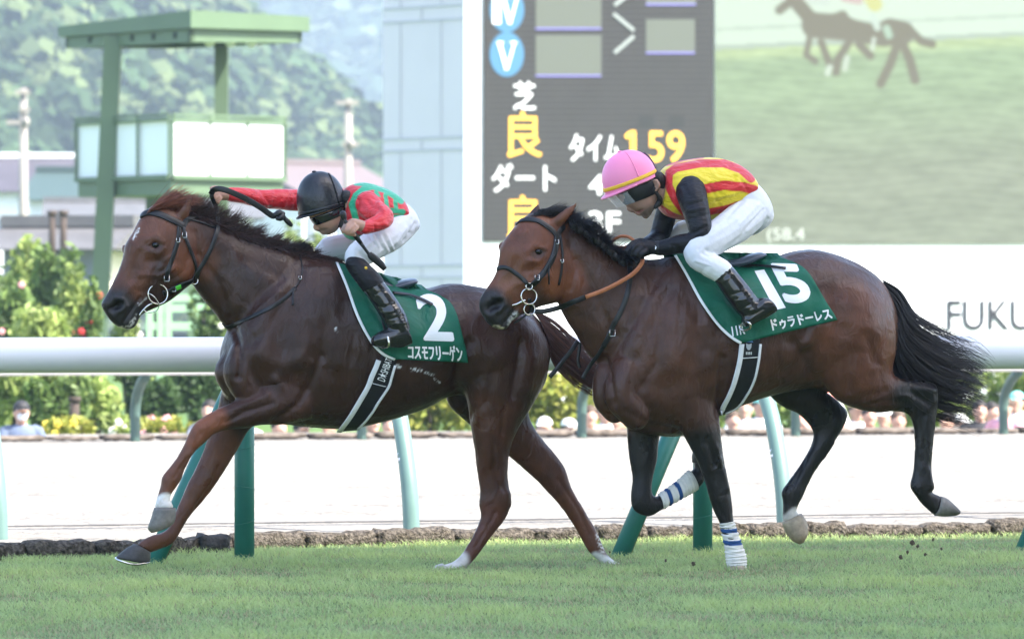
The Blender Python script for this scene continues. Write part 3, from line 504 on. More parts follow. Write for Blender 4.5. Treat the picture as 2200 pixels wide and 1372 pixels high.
# stand behind the photographer whose roof shades the turf and the near rail
def stand():
    H = 28.0; v1 = .45 - H * .67; s0, s1 = 3.0, 46.0
    t = thing('grandstand', RW(20, v1 - 12), 'concrete grandstand with a broad flat roof behind the photographer', 'grandstand')
    CONC = mat('concrete', (.42, .41, .39), rough=.9, var=.12, scale=.6); mb = MB(); c = RW((s0 + s1) / 2, v1 - 14, H + .5); mb.box(c, (s1 - s0, 28, 1.0), RT); mb.build('roof', CONC, t, smooth=False)
    mb = MB(); mb.box(RW((s0 + s1) / 2, v1 - 26, H / 2), (s1 - s0, 2, H), RT); mb.build('wall', CONC, t, smooth=False)
    mb = MB()
    for k in range(14): mb.box(RW((s0 + s1) / 2, v1 - 11 - k, .25 + .5 * k), (s1 - s0 - 1, 1.0, .5 + 1.0 * k), RT)
    mb.build('seating_tier', CONC, t, smooth=False)
    for s in np.linspace(s0 + 1, s1 - 1, 7):
        mb = MB(); mb.box(RW(s, v1 - 20, H / 2), (.8, .8, H), RT); mb.build('column', CONC, t, smooth=False)
stand()
# ---------------------------------------------------------------- background
def flat(name, pts, m, parent=None, thick=0.0, smooth=False): return obj(name, pts, [tuple(range(len(pts)))], m, parent, smooth, solid=thick)
def prism(mb, top, bot):                # closed solid between two polygons
    n = len(top); mb.add(np.vstack([top, bot]), [tuple(range(n)), tuple(range(2 * n - 1, n - 1, -1))] + [(i, n + i, n + (i + 1) % n, (i + 1) % n) for i in range(n)])
def beam(mb, a, b, w, h): mb.bar(a, b, w, h)
TG = mat('tower_green_paint', (.085, .132, .075), rough=.45, spec=.4, var=.06, scale=1.5)
WPANEL = mat('white_panel', (.78, .79, .8), rough=.5, var=.02, scale=1)
def tower():
    t = thing('watch_tower', P(390, 880, 112) * (1, 1, 0) + (0, 0, -1.3), 'pale green steel watch tower with a flat roof and a white panelled platform', 'tower')
    fr, lf, rt = (410, 110.0), (125, 113.6), (665, 112.6)
    def quad(yf, yl, yr, ins=0.0):
        a, b, c = P(fr[0], yf, fr[1]), P(lf[0], yl, lf[1]), P(rt[0], yr, rt[1]); q = np.array([a, b, b + c - a, c]); m = q.mean(0); return q + (m - q) * ins
    mb = MB(); prism(mb, quad(22, 57, 36), quad(60, 80, 68)); mb.build('roof', TG, t, smooth=False)
    mb = MB(); q1, q0 = quad(61, 81, 69, .06), quad(90, 104, 92, .06); e = .06
    for i in range(4):
        j = (i + 1) % 4; d = (q1[j] - q1[i]); d = d / np.linalg.norm(d); mid1, mid0 = (q1[i] + q1[j]) / 2, (q0[i] + q0[j]) / 2; c1 = q1.mean(0) - mid1; c1[2] = 0; c1 /= np.linalg.norm(c1)
        prism(mb, np.array([q1[i], q1[j], q1[j] + c1 * .12, q1[i] + c1 * .12]), np.array([q0[i], q0[j], q0[j] + c1 * .12, q0[i] + c1 * .12]))
    fb = mb.build('roof_beam', TG, t, smooth=False)
    mb = MB()
    for k in range(5):
        q = .12 + .17 * k; a = q0[0] + (q0[1] - q0[0]) * q + (q1[0] - q0[0]) * .55; n = np.cross(q1[1] - q1[0], (0, 0, 1)); n /= np.linalg.norm(n); mb.tube([a - n * .01, a + n * .012], .07, 12); mb.tube([a - n * .011, a + n * .0125], .07, 12)
    for k in range(3):
        q = .3 + .2 * k
    mb.build('bolt_hole', mat('dark_hole', (.02, .03, .025), rough=.8), fb)
    ql = quad(84, 98, 88, .3)
    for q in (.25, .5, .75): mb = MB(); mb.ball(ql[0] + (ql[3] - ql[0]) * q + (0, 0, -.02), .11, 12, 7); mb.build('ceiling_lamp', WPANEL, t)
    def column(pt, pb, d, w):
        mb = MB(); mb.bar(P(pt[0], pt[1], d), P(pb[0], pb[1], d), w, w, (0, 1, 0)); mb.build('column', TG, t, smooth=False)
    column((244, 78), (203, 900), 112.3, .34); column((476, 100), (476, 900), 114.6, .27); column((420, 410), (420, 900), 111.9, .3); column((330, 400), (330, 900), 115.5, .3)
    # platform
    A, B, C = (368, 110.6), (168, 113.3), (608, 112.6)
    def pq(y, k=0):
        s = lambda c, yy: P(c[0], HY + (yy - HY) * 110.6 / c[1], c[1]); a, b, c = s(A, y), s(B, y), s(C, y); q = np.array([a, b, b + c - a, c]); return q + (q.mean(0) - q) * k
    mb = MB(); prism(mb, pq(382), pq(418)); mb.build('platform', TG, t, smooth=False)
    for i, j, n in ((0, 1, 3), (0, 3, 3), (1, 2, 3), (3, 2, 3)):
        hi, lo, tp = pq(256), pq(380), pq(246)
        mb = MB(); nn = np.cross(hi[j] - hi[i], (0, 0, 1)); nn /= np.linalg.norm(nn)
        prism(mb, np.array([hi[i], hi[j], hi[j] + nn * .04, hi[i] + nn * .04]), np.array([lo[i], lo[j], lo[j] + nn * .04, lo[i] + nn * .04])); mb.build('wall_panel', WPANEL, t, smooth=False)
        mb = MB(); cen = hi.mean(0)
        out = (hi[i] + hi[j]) / 2 - cen; out[2] = 0; out /= np.linalg.norm(out)
        for q in np.linspace(0, 1, n + 1): a = tp[i] + (tp[j] - tp[i]) * q; b = lo[i] + (lo[j] - lo[i]) * q; beam(mb, a + out * .06, b + out * .06, .05, .05)
        beam(mb, tp[i] + out * .06, tp[j] + out * .06, .05, .05); beam(mb, hi[i] + out * .06, hi[j] + out * .06, .06, .06); beam(mb, lo[i] + out * .06, lo[j] + out * .06, .09, .09); mb.build('railing', TG, t, smooth=False)
tower()
# ---- race result board
FB = Frame(998, 150, 20.5)
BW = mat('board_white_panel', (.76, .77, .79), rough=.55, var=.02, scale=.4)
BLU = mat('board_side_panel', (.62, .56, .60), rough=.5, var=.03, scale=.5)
JOINT = mat('panel_joint', (.44, .43, .47), rough=.8)
LEDK = mat('led_panel_dark', (.019, .0175, .016), rough=.7, spec=.3, var=.10, scale=2)
def lit(name, c, e): return mat(name, c, rough=.6, emit=e)
LW, LY, LB, LG = lit('lamp_white', (.6, .62, .62), .25), lit('lamp_yellow', (.7, .38, .03), .22), lit('lamp_blue', (.025, .105, .19), .12), lit('lamp_pale', (.058, .066, .050), .07)
def text_mesh(s, bold=.02, sub=0):
    c = bpy.data.curves.new('t', 'FONT'); c.body = s; c.offset = bold; c.resolution_u = 6; c.fill_mode = 'BOTH'
    o = bpy.data.objects.new('t', c); COL.objects.link(o); dg = bpy.context.evaluated_depsgraph_get(); dg.update(); m = o.evaluated_get(dg).to_mesh()
    bm = bmesh.new(); bm.from_mesh(m); bmesh.ops.triangulate(bm, faces=bm.faces); bmesh.ops.remove_doubles(bm, verts=bm.verts, dist=1e-5)
    for _ in range(sub):
        w = max(v.co.x for v in bm.verts) - min(v.co.x for v in bm.verts); E = [e for e in bm.edges if e.calc_length() > .12]
        if E: bmesh.ops.subdivide_edges(bm, edges=E, cuts=1, use_grid_fill=False); bmesh.ops.triangulate(bm, faces=bm.faces)
    V = np.array([v.co[:] for v in bm.verts]); f = [tuple(v.index for v in q.verts) for q in bm.faces]; bm.free(); o.evaluated_get(dg).to_mesh_clear(); bpy.data.objects.remove(o); bpy.data.curves.remove(c)
    V = V[:, :2]; V = (V - V.min(0)) / (V.max(0) - V.min(0)); return V, f
def board_text(par, s, x0, y0, x1, y1, m, o, bold=.03, name='lettering'):
    V, f = text_mesh(s, 0); mb = MB(); b = bold * 18
    for k, (dx, dy) in enumerate([(0, 0)] + [(b * math.cos(a), b * math.sin(a)) for a in np.arange(8) * math.pi / 4]): mb.add([FB.p(x0 + dx + (x1 - x0) * u, y1 + dy + (y0 - y1) * v, o - .0015 * k) for u, v in V], f)
    return mb.build(name, m, par, smooth=False)
def brect(par, name, x0, y0, x1, y1, o, m): return flat(name, [FB.p(x0, y0, o), FB.p(x0, y1, o), FB.p(x1, y1, o), FB.p(x1, y0, o)], m, par)
def board():
    t = thing('result_board', FB.p(1500, 860, 0) * (1, 1, 0) + (0, 0, -1.3), 'giant white result board with grey lamp panel and a large video screen', 'scoreboard')
    top, bot = -900, 905
    a, b, c, d = (FB.p(998, y, 0) for y in (top, bot, top, bot)); e, f_ = FB.p(3300, top, 0), FB.p(3300, bot, 0); n = FB.n * 6
    L1, L0 = P(823, top, 152.5), P(823, bot, 152.5)
    prism_t = [a, e, e + n, a + n]; prism_b = [b, f_, f_ + n, b + n]; mb = MB(); prism(mb, np.array(prism_t), np.array(prism_b)); mb.build('cabinet', BW, t, smooth=False)
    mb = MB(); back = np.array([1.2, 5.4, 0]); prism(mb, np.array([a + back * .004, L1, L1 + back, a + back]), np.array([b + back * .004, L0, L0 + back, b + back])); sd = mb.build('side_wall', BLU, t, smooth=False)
    mb = MB(); A0 = b + back * .004; U = (L0 - A0); nn = np.cross(U, (0, 0, 1)); nn /= np.linalg.norm(nn); nn = nn if nn[1] < 0 else -nn
    for y in (14, 44, 296, 322, 570, 596): z = CZ - (y - HY) * 151 / F; p = A0 * (1, 1, 0) + (0, 0, z); mb.bar(p + nn * .01, p + U * (1, 1, 0) + nn * .01, .03, .05)
    for q, y0, y1 in ((.78, 44, 296), (.28, 44, 296), (.78, 322, 570), (.28, 322, 570), (.78, 596, 800), (.28, 596, 800), (.52, 14, 44), (.52, 296, 322), (.52, 570, 596), (.78, -300, 14), (.28, -300, 14)):
        p = A0 * (1, 1, 0) + U * (1, 1, 0) * q + nn * .01; mb.bar(p + (0, 0, CZ - (y0 - HY) * 151 / F - .03), p + (0, 0, CZ - (y1 - HY) * 151 / F + .03), .03, .04, (0, 1, .1))
    mb.build('panel_joint', JOINT, sd, smooth=False)
    mb = MB(); o = -.06; prism(mb, np.array([FB.p(1040, -600, o), FB.p(1535, -600, o), FB.p(1535, -600, .02), FB.p(1040, -600, .02)]), np.array([FB.p(1037, 519, o), FB.p(1533, 519, o), FB.p(1533, 519, .02), FB.p(1037, 519, .02)])); lp = mb.build('lamp_panel', LEDK, t, smooth=False)
    mb = MB()
    for i in range(44): y = -40 + i * 12.7; q = [FB.p(1042, y, -.062), FB.p(1042, y + 1.6, -.062), FB.p(1531, y + 1.6, -.062), FB.p(1531, y, -.062)]; mb.add(q, [(0, 1, 2, 3)])
    mb.build('louvre_line', mat('louvre', (.035, .033, .03), rough=.8), lp, smooth=False)
    o = -.07
    for cy in (22, 117):
        k = 32; flat('lamp_disc', [FB.p(1089 + 37 * math.cos(-2 * math.pi * i / k), cy + 48 * math.sin(-2 * math.pi * i / k), o) for i in range(k)], LB, lp)
    def numeral(x0, y0, x1, y1, s):      # serif roman numerals
        mb = MB(); bars = {'V': [(0, 0, .5, 1, .22), (1, 0, .5, 1, .12), (-.12, .03, .28, .03, .10), (.72, .03, 1.12, .03, .10)], 'I': [(.5, 0, .5, 1, .5), (0, .03, 1, .03, .1), (0, .97, 1, .97, .1)]}[s]
        for ax, ay, bx, by, w in bars:
            A, B = FB.p(x0 + (x1 - x0) * ax, y0 + (y1 - y0) * ay, o - .012), FB.p(x0 + (x1 - x0) * bx, y0 + (y1 - y0) * by, o - .012); mb.bar(A, B, w * 36 * 150 / F, .012, FB.n)
        mb.build('numeral', LW, lp, smooth=False)
    numeral(1072, 90, 1106, 150, 'V'); numeral(1080, -8, 1112, 52, 'V'); numeral(1062, -8, 1072, 52, 'I')
    for x0, y0, x1, y1 in ((1151, -40, 1292, 64), (1151, 76, 1292, 165), (1388, -30, 1495, 12), (1388, 42, 1493, 116)):
        brect(lp, 'lamp_window', x0, y0, x1, y1, o, LG); brect(lp, 'window_bar', x0, y1 - 4, x1, y1, o - .006, lit('lamp_violet', (.10, .09, .26), .2))
    for pts in (((1318, 30), (1362, 66)), ((1362, 78), (1320, 114)), ((1362, -20), (1320, 12))):
        mb = MB(); mb.bar(FB.p(*pts[0], o - .01), FB.p(*pts[1], o - .01), .10, .012, FB.n); mb.build('arrow_stroke', lit('lamp_grey', (.16, .18, .17), .2), lp, smooth=False)
    board_text(lp, '芝', 1104, 176, 1150, 236, LW, o); board_text(lp, '良', 1090, 240, 1164, 338, LY, o); board_text(lp, 'ダート', 1057, 352, 1194, 412, LW, o); board_text(lp, '良', 1090, 420, 1164, 512, LY, o)
    board_text(lp, 'タイム', 1224, 288, 1332, 346, LW, o); mb = MB(); mb.bar(FB.p(1360, 281, o - .01), FB.p(1360, 347, o - .01), 12 * 150 / F, .012, FB.n); mb.bar(FB.p(1354.5, 286, o - .013), FB.p(1345, 296, o - .013), 10 * 150 / F, .012, FB.n); mb.build('lettering', LY, lp, smooth=False); board_text(lp, '59', 1392, 282, 1470, 348, LY, o, .035); board_text(lp, '4F', 1266, 376, 1326, 418, LW, o, .04); board_text(lp, '3F', 1266, 455, 1332, 500, LW, o, .04)
    for x in (1373, 1438): brect(lp, 'dark_cell', x, 250, x + 32, 273, o, mat('dark_cell', (.007, .008, .007), rough=.8))
    # video screen: a picture of two gallopers on grass
    nx, ny = 240, 210; x0, x1, y0, y1 = 1536, 2330, -120, 525; V = []; px = []; py = []
    for j in range(ny + 1):
        for i in range(nx + 1): px.append(x0 + (x1 - x0) * i / nx); py.append(y0 + (y1 - y0) * j / ny)
    px = np.array(px); py = np.array(py); V = np.array([FB.p(x, y, -.05) for x, y in zip(px, py)])
    C = np.tile((.40, .46, .34), (len(V), 1)); sl = py + (px - 1536) * .045; k = sstep(150, 420, sl)[:, None]; C = C * (1 - k) + np.array((.38, .37, .33)) * k; k = sstep(140, 118, sl)[:, None]; C = C * (1 - k) + np.array((.55, .60, .40)) * k; k = (sl < 108)[:, None]; C = np.where(k, (.70, .72, .72), C); k = ((sl > 98) & (sl < 108))[:, None]; C = np.where(k, (.50, .52, .52), C); k = ((sl > 60) & (sl < 68))[:, None]; C = np.where(k, (.58, .60, .60), C)
    n1 = np.sin(px * .02 + 3 * np.sin(py * .11)) * np.sin(py * .16 + np.sin(px * .013) * 3); n2 = np.sin(px * .07 + 2 * np.sin(py * .3)) * np.sin(py * .4 + np.sin(px * .05) * 2); C = C * (1 + (.13 * n1 + .09 * n2) * (sl > 110))[:, None]
    dk = (.26, .21, .18)
    def st(pts, r, c): 
        nonlocal C
        kk = 1 - sstep(r - 2, r + 6, dist_poly(px, py, pts)); C = C * (1 - kk[:, None]) + np.array(c) * kk[:, None]
    for pts, r in (([(1675, 22), (1700, 2)], 8), ([(1705, -2), (1740, 40)], 14), ([(1750, 55), (1810, 60)], 26), ([(1740, 80), (1732, 118), (1752, 132)], 5), ([(1764, 90), (1782, 138)], 6), ([(1785, 45), (1810, 35)], 10), ([(1822, 62), (1860, 72), (1900, 78), (1935, 72)], 21), ([(1912, 66), (1938, 72)], 24), ([(1825, 90), (1800, 128), (1796, 155)], 7), ([(1845, 95), (1870, 120)], 7), ([(1930, 90), (1912, 140), (1892, 180)], 8), ([(1935, 85), (1955, 130), (1966, 172)], 8), ([(1950, 60), (1980, 90), (2003, 95)], 7)): st(pts, r, dk)
    for pts, r, c in (([(1745, 0), (1775, 4)], 8, (.66, .66, .7)), ([(1815, -4), (1845, 2)], 7, (.66, .45, .5)), ([(1868, -10), (1880, 10)], 14, (.70, .62, .3)), ([(1875, 35), (1885, 60)], 5, (.66, .68, .72)), ([(1905, 62), (1910, 76)], 6, (.5, .58, .54)), ([(1878, 84), (1874, 106)], 2, (.7, .7, .72)), ([(1783, 145), (1778, 158)], 4, (.7, .7, .7)), ([(1820, 125), (1815, 148)], 4, (.66, .66, .66))): st(pts, r, c)
    w = nx + 1; scr = obj('video_screen', V, [(j * w + i, (j + 1) * w + i, (j + 1) * w + i + 1, j * w + i + 1) for j in range(ny) for i in range(nx)], mat('video_picture', (0, 0, 0), rough=.6, spec=.2, attr=True, emit=.18), t, smooth=False, cols=C * np.array([.205, .235, .195]))
    board_text(scr, '(58.4', 1648, 490, 1728, 524, lit('caption_white', (.22, .24, .21), .2), -.056, .03)
    board_text(t, 'FUKUSHIMA', 2036, 645, 2438, 708, mat('grey_letters', (.035, .035, .04), rough=.9, spec=.05), -.03, .075)
board()
# ---- far scenery
def roofed_house(name, label, cx, d, w, dep, wall_h, roof_h, base_z, rz, wallm, roofm, nwin=4, group=None):
    c = np.array([(cx - CX) * d / F, d, base_z]); t = thing(name, c, label, 'house', group); M = np.array(Matrix.Rotation(R(rz), 3, 'Z'))
    L = lambda x, y, z: c + M @ np.array([x, y, z])
    mb = MB(); mb.box(c + (0, 0, wall_h / 2), (w, dep, wall_h), R(rz)); wl = mb.build('wall', wallm, t, smooth=False)
    e = .6; h0 = wall_h + .02; mb = MB(); v = [L(-w/2-e, -dep/2-e, h0), L(w/2+e, -dep/2-e, h0), L(w/2+e, dep/2+e, h0), L(-w/2-e, dep/2+e, h0), L(-w/2-e, 0, h0 + roof_h), L(w/2+e, 0, h0 + roof_h)]
    mb.add(v, [(0, 1, 5, 4), (2, 3, 4, 5), (1, 2, 5), (3, 0, 4), (3, 2, 1, 0)]); rf = mb.build('roof', roofm, t, smooth=False); mb = MB(); mb.bar(L(-w/2-e, 0, h0 + roof_h + .1), L(w/2+e, 0, h0 + roof_h + .1), .5, .25); mb.build('ridge', WPANEL if roofm is ROOFD else roofm, rf, smooth=False)
    for k in range(nwin):
        x = -w/2 + w * (k + .5) / nwin; mb = MB(); mb.box(L(x, -dep/2 - .03, wall_h * .5), (1.3, .08, 1.5), R(rz)); mb.build('window', GLASS, t, smooth=False)
GLASS = mat('window_glass', (.12, .15, .19), rough=.15, spec=.6)
ROOFD, ROOFT, ROOFP, ROOFL = mat('dark_tile_roof', (.05, .042, .055), rough=.7, var=.15, scale=1), mat('teal_roof', (.035, .06, .055), rough=.6, var=.1), mat('pink_roof', (.12, .092, .093), rough=.7, var=.1), mat('lavender_roof', (.085, .082, .084), rough=.7, var=.2, scale=2)
HWALL, HWALL2 = mat('pale_wall', (.70, .70, .71), rough=.8, var=.05), mat('cream_wall', (.72, .66, .52), rough=.8, var=.05)
roofed_house('house', 'long white house under a dark tiled roof left of the green tower', -190, 300, 16, 8, 4.2, 1.9, 3.2, 3, HWALL, ROOFD, 8)
roofed_house('house', 'small house with a teal roof between the dark roofed house and the tower', 195, 280, 4.2, 8, 3.0, 1.5, 3.6, -8, HWALL, ROOFT, 3)
roofed_house('house', 'white house with a pinkish roof behind the black helmet', 655, 290, 5.0, 9, 4.0, 1.5, 3.2, 30, HWALL, ROOFP, 3)
roofed_house('house', 'distant pinkish roofed house beside the blue grey board wall', 800, 310, 5.0, 8, 3.2, 1.2, 3.6, -12, HWALL, ROOFP, 3)
roofed_house('house', 'low white building behind the legs of the green tower', 330, 265, 9.0, 8, 2.6, .8, 2.9, 4, HWALL, ROOFL, 7)
roofed_house('garden_pavilion', 'low pavilion with a lavender grey roof beyond the flower beds', 150, 128, 1.9, 2.6, 1.3, .55, 1.35, -12, HWALL2, ROOFL, 2)
POLE = mat('concrete_pole', (.26, .235, .21), rough=.85, var=.1)
def pole(px, ytop, d, label, arms):
    c = P(px, 880, d) * (1, 1, 0) + (0, 0, -1.3); t = thing('utility_pole', c, label, 'utility pole', 'concrete utility poles'); mb = MB(); tp = P(px, ytop, d); mb.tube([c, (c + tp) / 2, tp], (.2, .17, .13), 14); mb.build('mast', POLE, t)
    for y, a, b in arms: mb = MB(); mb.bar(P(px + a, y, d - .2), P(px + b, y, d - .2), .12, .14); mb.build('crossarm', POLE, t, smooth=False)
    mb = MB(); mb.tube([P(px + 7, arms[-1][0] + 9, d - .3), P(px + 7, arms[-1][0] - 9, d - .3)], .1, 12); mb.build('transformer', POLE, t)
pole(50, 190, 200, 'pale concrete utility pole left of the green tower', ((198, -18, 14), (236, -8, 14), (263, -36, 12)))
pole(748, 214, 205, 'pale concrete utility pole right of the green tower', ((221, -26, 22), (310, -14, 24)))
# forested hills
LEAF = leafmat('leaf', trans=.3); CANOPY = mat('forest_canopy', (0, 0, 0), rough=.9, spec=.1, attr=True)
HILL = mat('hill_earth', (.035, .055, .02), rough=.95, var=.3, scale=.02)
def hill_h(x, y, which):
    if which: return 95 * np.exp(-((x - 40) / 160) ** 2 - ((y - 900) / 170) ** 2) + 6 * np.sin(x * .035 + y * .02) * np.exp(-((y - 900) / 190) ** 2)
    return 60 * np.exp(-((x + 66) / 42) ** 2 - ((y - 560) / 120) ** 2) + 4 * np.sin(x * .09 + y * .05) * np.exp(-((y - 560) / 140) ** 2)
def hills():                             # the hills stand well beyond the town
    for which, (xa, xb, ya, yb), name in ((0, (-240, 90, 330, 800), 'hill'), (1, (-420, 480, 560, 1300), 'hill')):
        HK = (1.45, 2.2)[which]
        nx, ny = 70, 50; V = []
        for j in range(ny + 1):
            for i in range(nx + 1): x, y = xa + (xb - xa) * i / nx, ya + (yb - ya) * j / ny; V.append((x * HK, y * HK, -1.4 + hill_h(x, y, which) * HK))
        w = nx + 1; tag(obj(name, V, [(j * w + i, j * w + i + 1, (j + 1) * w + i + 1, (j + 1) * w + i) for j in range(ny) for i in range(nx)], HILL), kind='structure')
        # crowns of the wood: every crown a clump of small leafy faces
        rg = np.random.default_rng(5 + which); n = 8500 if which == 0 else 9500; cs, rs, tint = [], [], []
        while len(cs) < n:
            y = rg.uniform(ya + 20, 620 if which == 0 else 930); x = rg.uniform(-.20, .03) * y if which == 0 else rg.uniform(-.13, .09) * y; h = hill_h(x, y, which)
            if h < 1.5 and rg.random() > .1: continue
            r = rg.uniform(1.2, 2.9) * (1 if which == 0 else 1.5); cs.append((x * HK, y * HK, -1.4 + (h + r * .7) * HK)); rs.append((r * HK, r * HK, r * HK * rg.uniform(.8, 1.3))); t = rg.random(); tint.append((np.array([.028, .05, .02]) if which == 0 else np.array([.018, .03, .016])) * (.5 + 1.0 * t) if rg.random() < .70 else (np.array([.075, .10, .04]) if which == 0 else np.array([.05, .065, .032])) * (.7 + .5 * t))
        k = 46; ci = np.repeat(np.arange(n), k); u = rg.normal(0, 1, (n * k, 3)); u[:, 2] = abs(u[:, 2]) * 1.2 - .4; u /= np.linalg.norm(u, axis=1)[:, None]; rsa = np.array(rs)[ci]; c = np.array(cs)[ci] + u * rsa * (rg.uniform(.55, 1.05, n * k)[:, None])
        a_ = np.cross(u, rg.normal(0, 1, u.shape)); a_ /= np.linalg.norm(a_, axis=1)[:, None]; b_ = np.cross(u, a_) + u * rg.normal(0, .35, (n * k, 1)); s_ = rsa[:, :1] * rg.uniform(.22, .42, (n * k, 1))
        V = np.stack([c - a_ * s_, c - b_ * s_, c + a_ * s_, c + b_ * s_], 1).reshape(-1, 3); cc = np.repeat(np.array(tint)[ci] * rg.uniform(.85, 1.15, (n * k, 1)), 4, 0)
        me = bpy.data.meshes.new('hillside_wood'); me.vertices.add(len(V)); me.vertices.foreach_set('co', V.astype(np.float32).ravel()); nq = n * k; me.loops.add(nq * 4); me.loops.foreach_set('vertex_index', np.arange(nq * 4, dtype=np.int32)); me.polygons.add(nq); me.polygons.foreach_set('loop_start', (np.arange(nq) * 4).astype(np.int32)); me.update(calc_edges=True)
        at = me.color_attributes.new('Col', 'FLOAT_COLOR', 'POINT'); c4 = np.ones((len(V), 4)); c4[:, :3] = cc; at.data.foreach_set('color', c4.ravel()); me.materials.append(CANOPY); o = bpy.data.objects.new('hillside_wood', me); COL.objects.link(o)
        tag(o, 'hazy green broadleaf wood covering the nearer hillside at left' if which == 0 else 'bluish hazy wood covering the far hill behind the board', 'wood', kind='stuff')
hills()
# shrubs, hedges, flowers
PAL = {'green': ((.07, .12, .03), (.15, .22, .06)), 'bright': ((.19, .26, .06), (.34, .40, .13)), 'dark': ((.03, .065, .02), (.06, .11, .03)), 'yellow': ((.24, .28, .05), (.36, .34, .07))}
FLOWERS = {'red': (.45, .03, .03), 'pink': (.65, .30, .32), 'white': (.72, .68, .6), 'coral': (.62, .22, .12), 'yellow': (.6, .45, .05)}
def leaves(cs, rs, n, size, pal, rg):
    k = rg.integers(0, len(cs), n); u = rg.normal(0, 1, (n, 3)); u /= np.linalg.norm(u, axis=1)[:, None]; rad = rg.uniform(.35, 1.05, n) ** .5; c = np.asarray(cs)[k] + u * np.asarray(rs)[k] * rad[:, None]
    a = rg.normal(0, 1, (n, 3)); a /= np.linalg.norm(a, axis=1)[:, None]; b = np.cross(a, rg.normal(0, 1, (n, 3))); b /= np.linalg.norm(b, axis=1)[:, None]; s = size * rg.uniform(.6, 1.3, n)[:, None]
    V = np.stack([c - a * s, c - b * s * .5, c + a * s, c + b * s * .5], 1).reshape(-1, 3); f = (np.arange(n)[:, None] * 4 + np.arange(4)); t = rg.random(n)[:, None]; ck = rg.uniform(.75, 1.25, len(cs))[k][:, None]
    col = (np.array(pal[0]) * (1 - t) + np.array(pal[1]) * t) * ck; return V, f, np.repeat(col, 4, 0)
def shrub(name, label, cat, px, ytop, ybot, d, wpx, pal, n=1500, size=.07, flower=None, nf=0, group=None, stem=True, lobes=9, depth=None, seed=0):
    rg = np.random.default_rng(int(px * 7 + ytop + seed)); base = P(px, ybot, d); top = P(px, ytop, d); h = top[2] - base[2]; w = wpx * d / F; dp = depth or w * .7
    t = thing(name, base, label, cat, group); cs = []; rs = []
    for i in range(lobes):
        q = (i + .5) / lobes; z = base[2] + h * (.2 + .62 * rg.random()); sp = (1 - abs((z - base[2]) / h - .45) * .8)
        cs.append((base[0] + rg.uniform(-.36, .36) * w * sp, d + rg.uniform(-.36, .36) * dp, z)); rs.append(np.array([w * .24, dp * .26, h * .2]) * rg.uniform(.7, 1.25))
    V, f, c = leaves(cs, rs, n, size, PAL[pal], rg); obj('foliage', V, [tuple(int(i) for i in q) for q in f], LEAF, t, smooth=False, cols=c)
    if stem:
        mb = MB()
        for k in range(4): e = np.array(cs[k % len(cs)]); mb.tube([base + (rg.uniform(-.05, .05), 0, -.1), (base + e) / 2 + rg.normal(0, .05, 3), e], (.035, .025, .01), 6)
        mb.build('stem', mat_bark, t)
    if flower:
        mb = MB()
        for k in range(nf):
            i = rg.integers(0, len(cs)); u = rg.normal(0, 1, 3); u[1] = -abs(u[1]); u /= np.linalg.norm(u); p = np.array(cs[i]) + u * rs[i] * 1.05
            for q in range(5): mb.ball(p + np.array([math.cos(q * 1.257) * .028, -.01, math.sin(q * 1.257) * .028]), (.026, .018, .026), 6, 4)
            mb.ball(p + (0, -.015, 0), .018, 6, 4)
        mb.build('blossom', FLM[flower], t)
    return t
mat_bark = mat('bark', (.05, .035, .028), rough=.9, var=.3, scale=20)
FLM = {k: mat(k + '_petal', v, rough=.7) for k, v in FLOWERS.items()}
SH = [ # px, top, bottom, distance, width px, palette, leaves, flower, count, label
 (40, 470, 900, 96, 170, 'bright', 1900, None, 0, 'light green shrub at the left edge of the garden'),
 (118, 500, 880, 90, 120, 'green', 1700, None, 0, 'bushy green conifer-like shrub beside the tower leg'),
 (30, 560, 900, 82, 150, 'green', 1700, 'pink', 8, 'rose bush with pale pink blooms at the left edge above the rail'),
 (165, 570, 900, 80, 110, 'bright', 1500, 'coral', 5, 'rose bush with coral blooms left of the tower leg'),
 (190, 610, 900, 77, 60, 'green', 800, 'red', 12, 'rose bush with a cluster of deep red blooms beside the tower leg'),
 (95, 640, 905, 76, 150, 'bright', 1600, None, 0, 'yellow-green shrub right above the white rail at left'),
 (285, 640, 905, 79, 100, 'bright', 1100, 'white', 12, 'shrub with white blooms behind the muzzle of the leading horse'),
 (450, 610, 900, 84, 130, 'green', 1400, 'white', 10, 'shrub with white blooms below the throat of the leading horse'),
 (30, 790, 925, 73, 140, 'bright', 1500, None, 0, 'light green shrub behind the seated man in a black cap'),
 (120, 780, 930, 72, 130, 'green', 1500, None, 0, 'green shrub right of the man in a black cap'),
 (200, 785, 935, 73, 120, 'bright', 1300, None, 0, 'feathery light green shrub between two goose-neck posts at left'),
 (330, 780, 935, 75, 140, 'dark', 1800, None, 0, 'dark green shrub right of the first goose-neck post'),
 (430, 770, 930, 76, 150, 'dark', 1800, None, 0, 'dark green shrub before the chest of the leading horse'),
 (150, 895, 945, 66.5, 110, 'yellow', 700, 'yellow', 14, 'low yellow flowering plant at the far edging left of the first goose-neck post'),
 (240, 880, 945, 66.8, 70, 'bright', 600, 'white', 12, 'low plant with white blooms beside the first goose-neck post'),
 (340, 895, 945, 66.5, 100, 'yellow', 700, 'pink', 10, 'low yellow-green plant right of the first goose-neck post'),
 (430, 905, 945, 66.9, 80, 'yellow', 500, 'yellow', 8, 'low yellow plant beside the knee of the leading horse'),
 (660, 455, 890, 118, 150, 'bright', 1300, None, 0, 'pale green shrub seen under the red sleeve'),
]
for px, a, b, d, w, pal, n, fl, nf, lab in SH: shrub('shrub', lab, 'shrub', px, a, b, d, w, pal, n, .075 if d < 90 else .1, fl, nf, 'shrubs of the infield garden', seed=3)
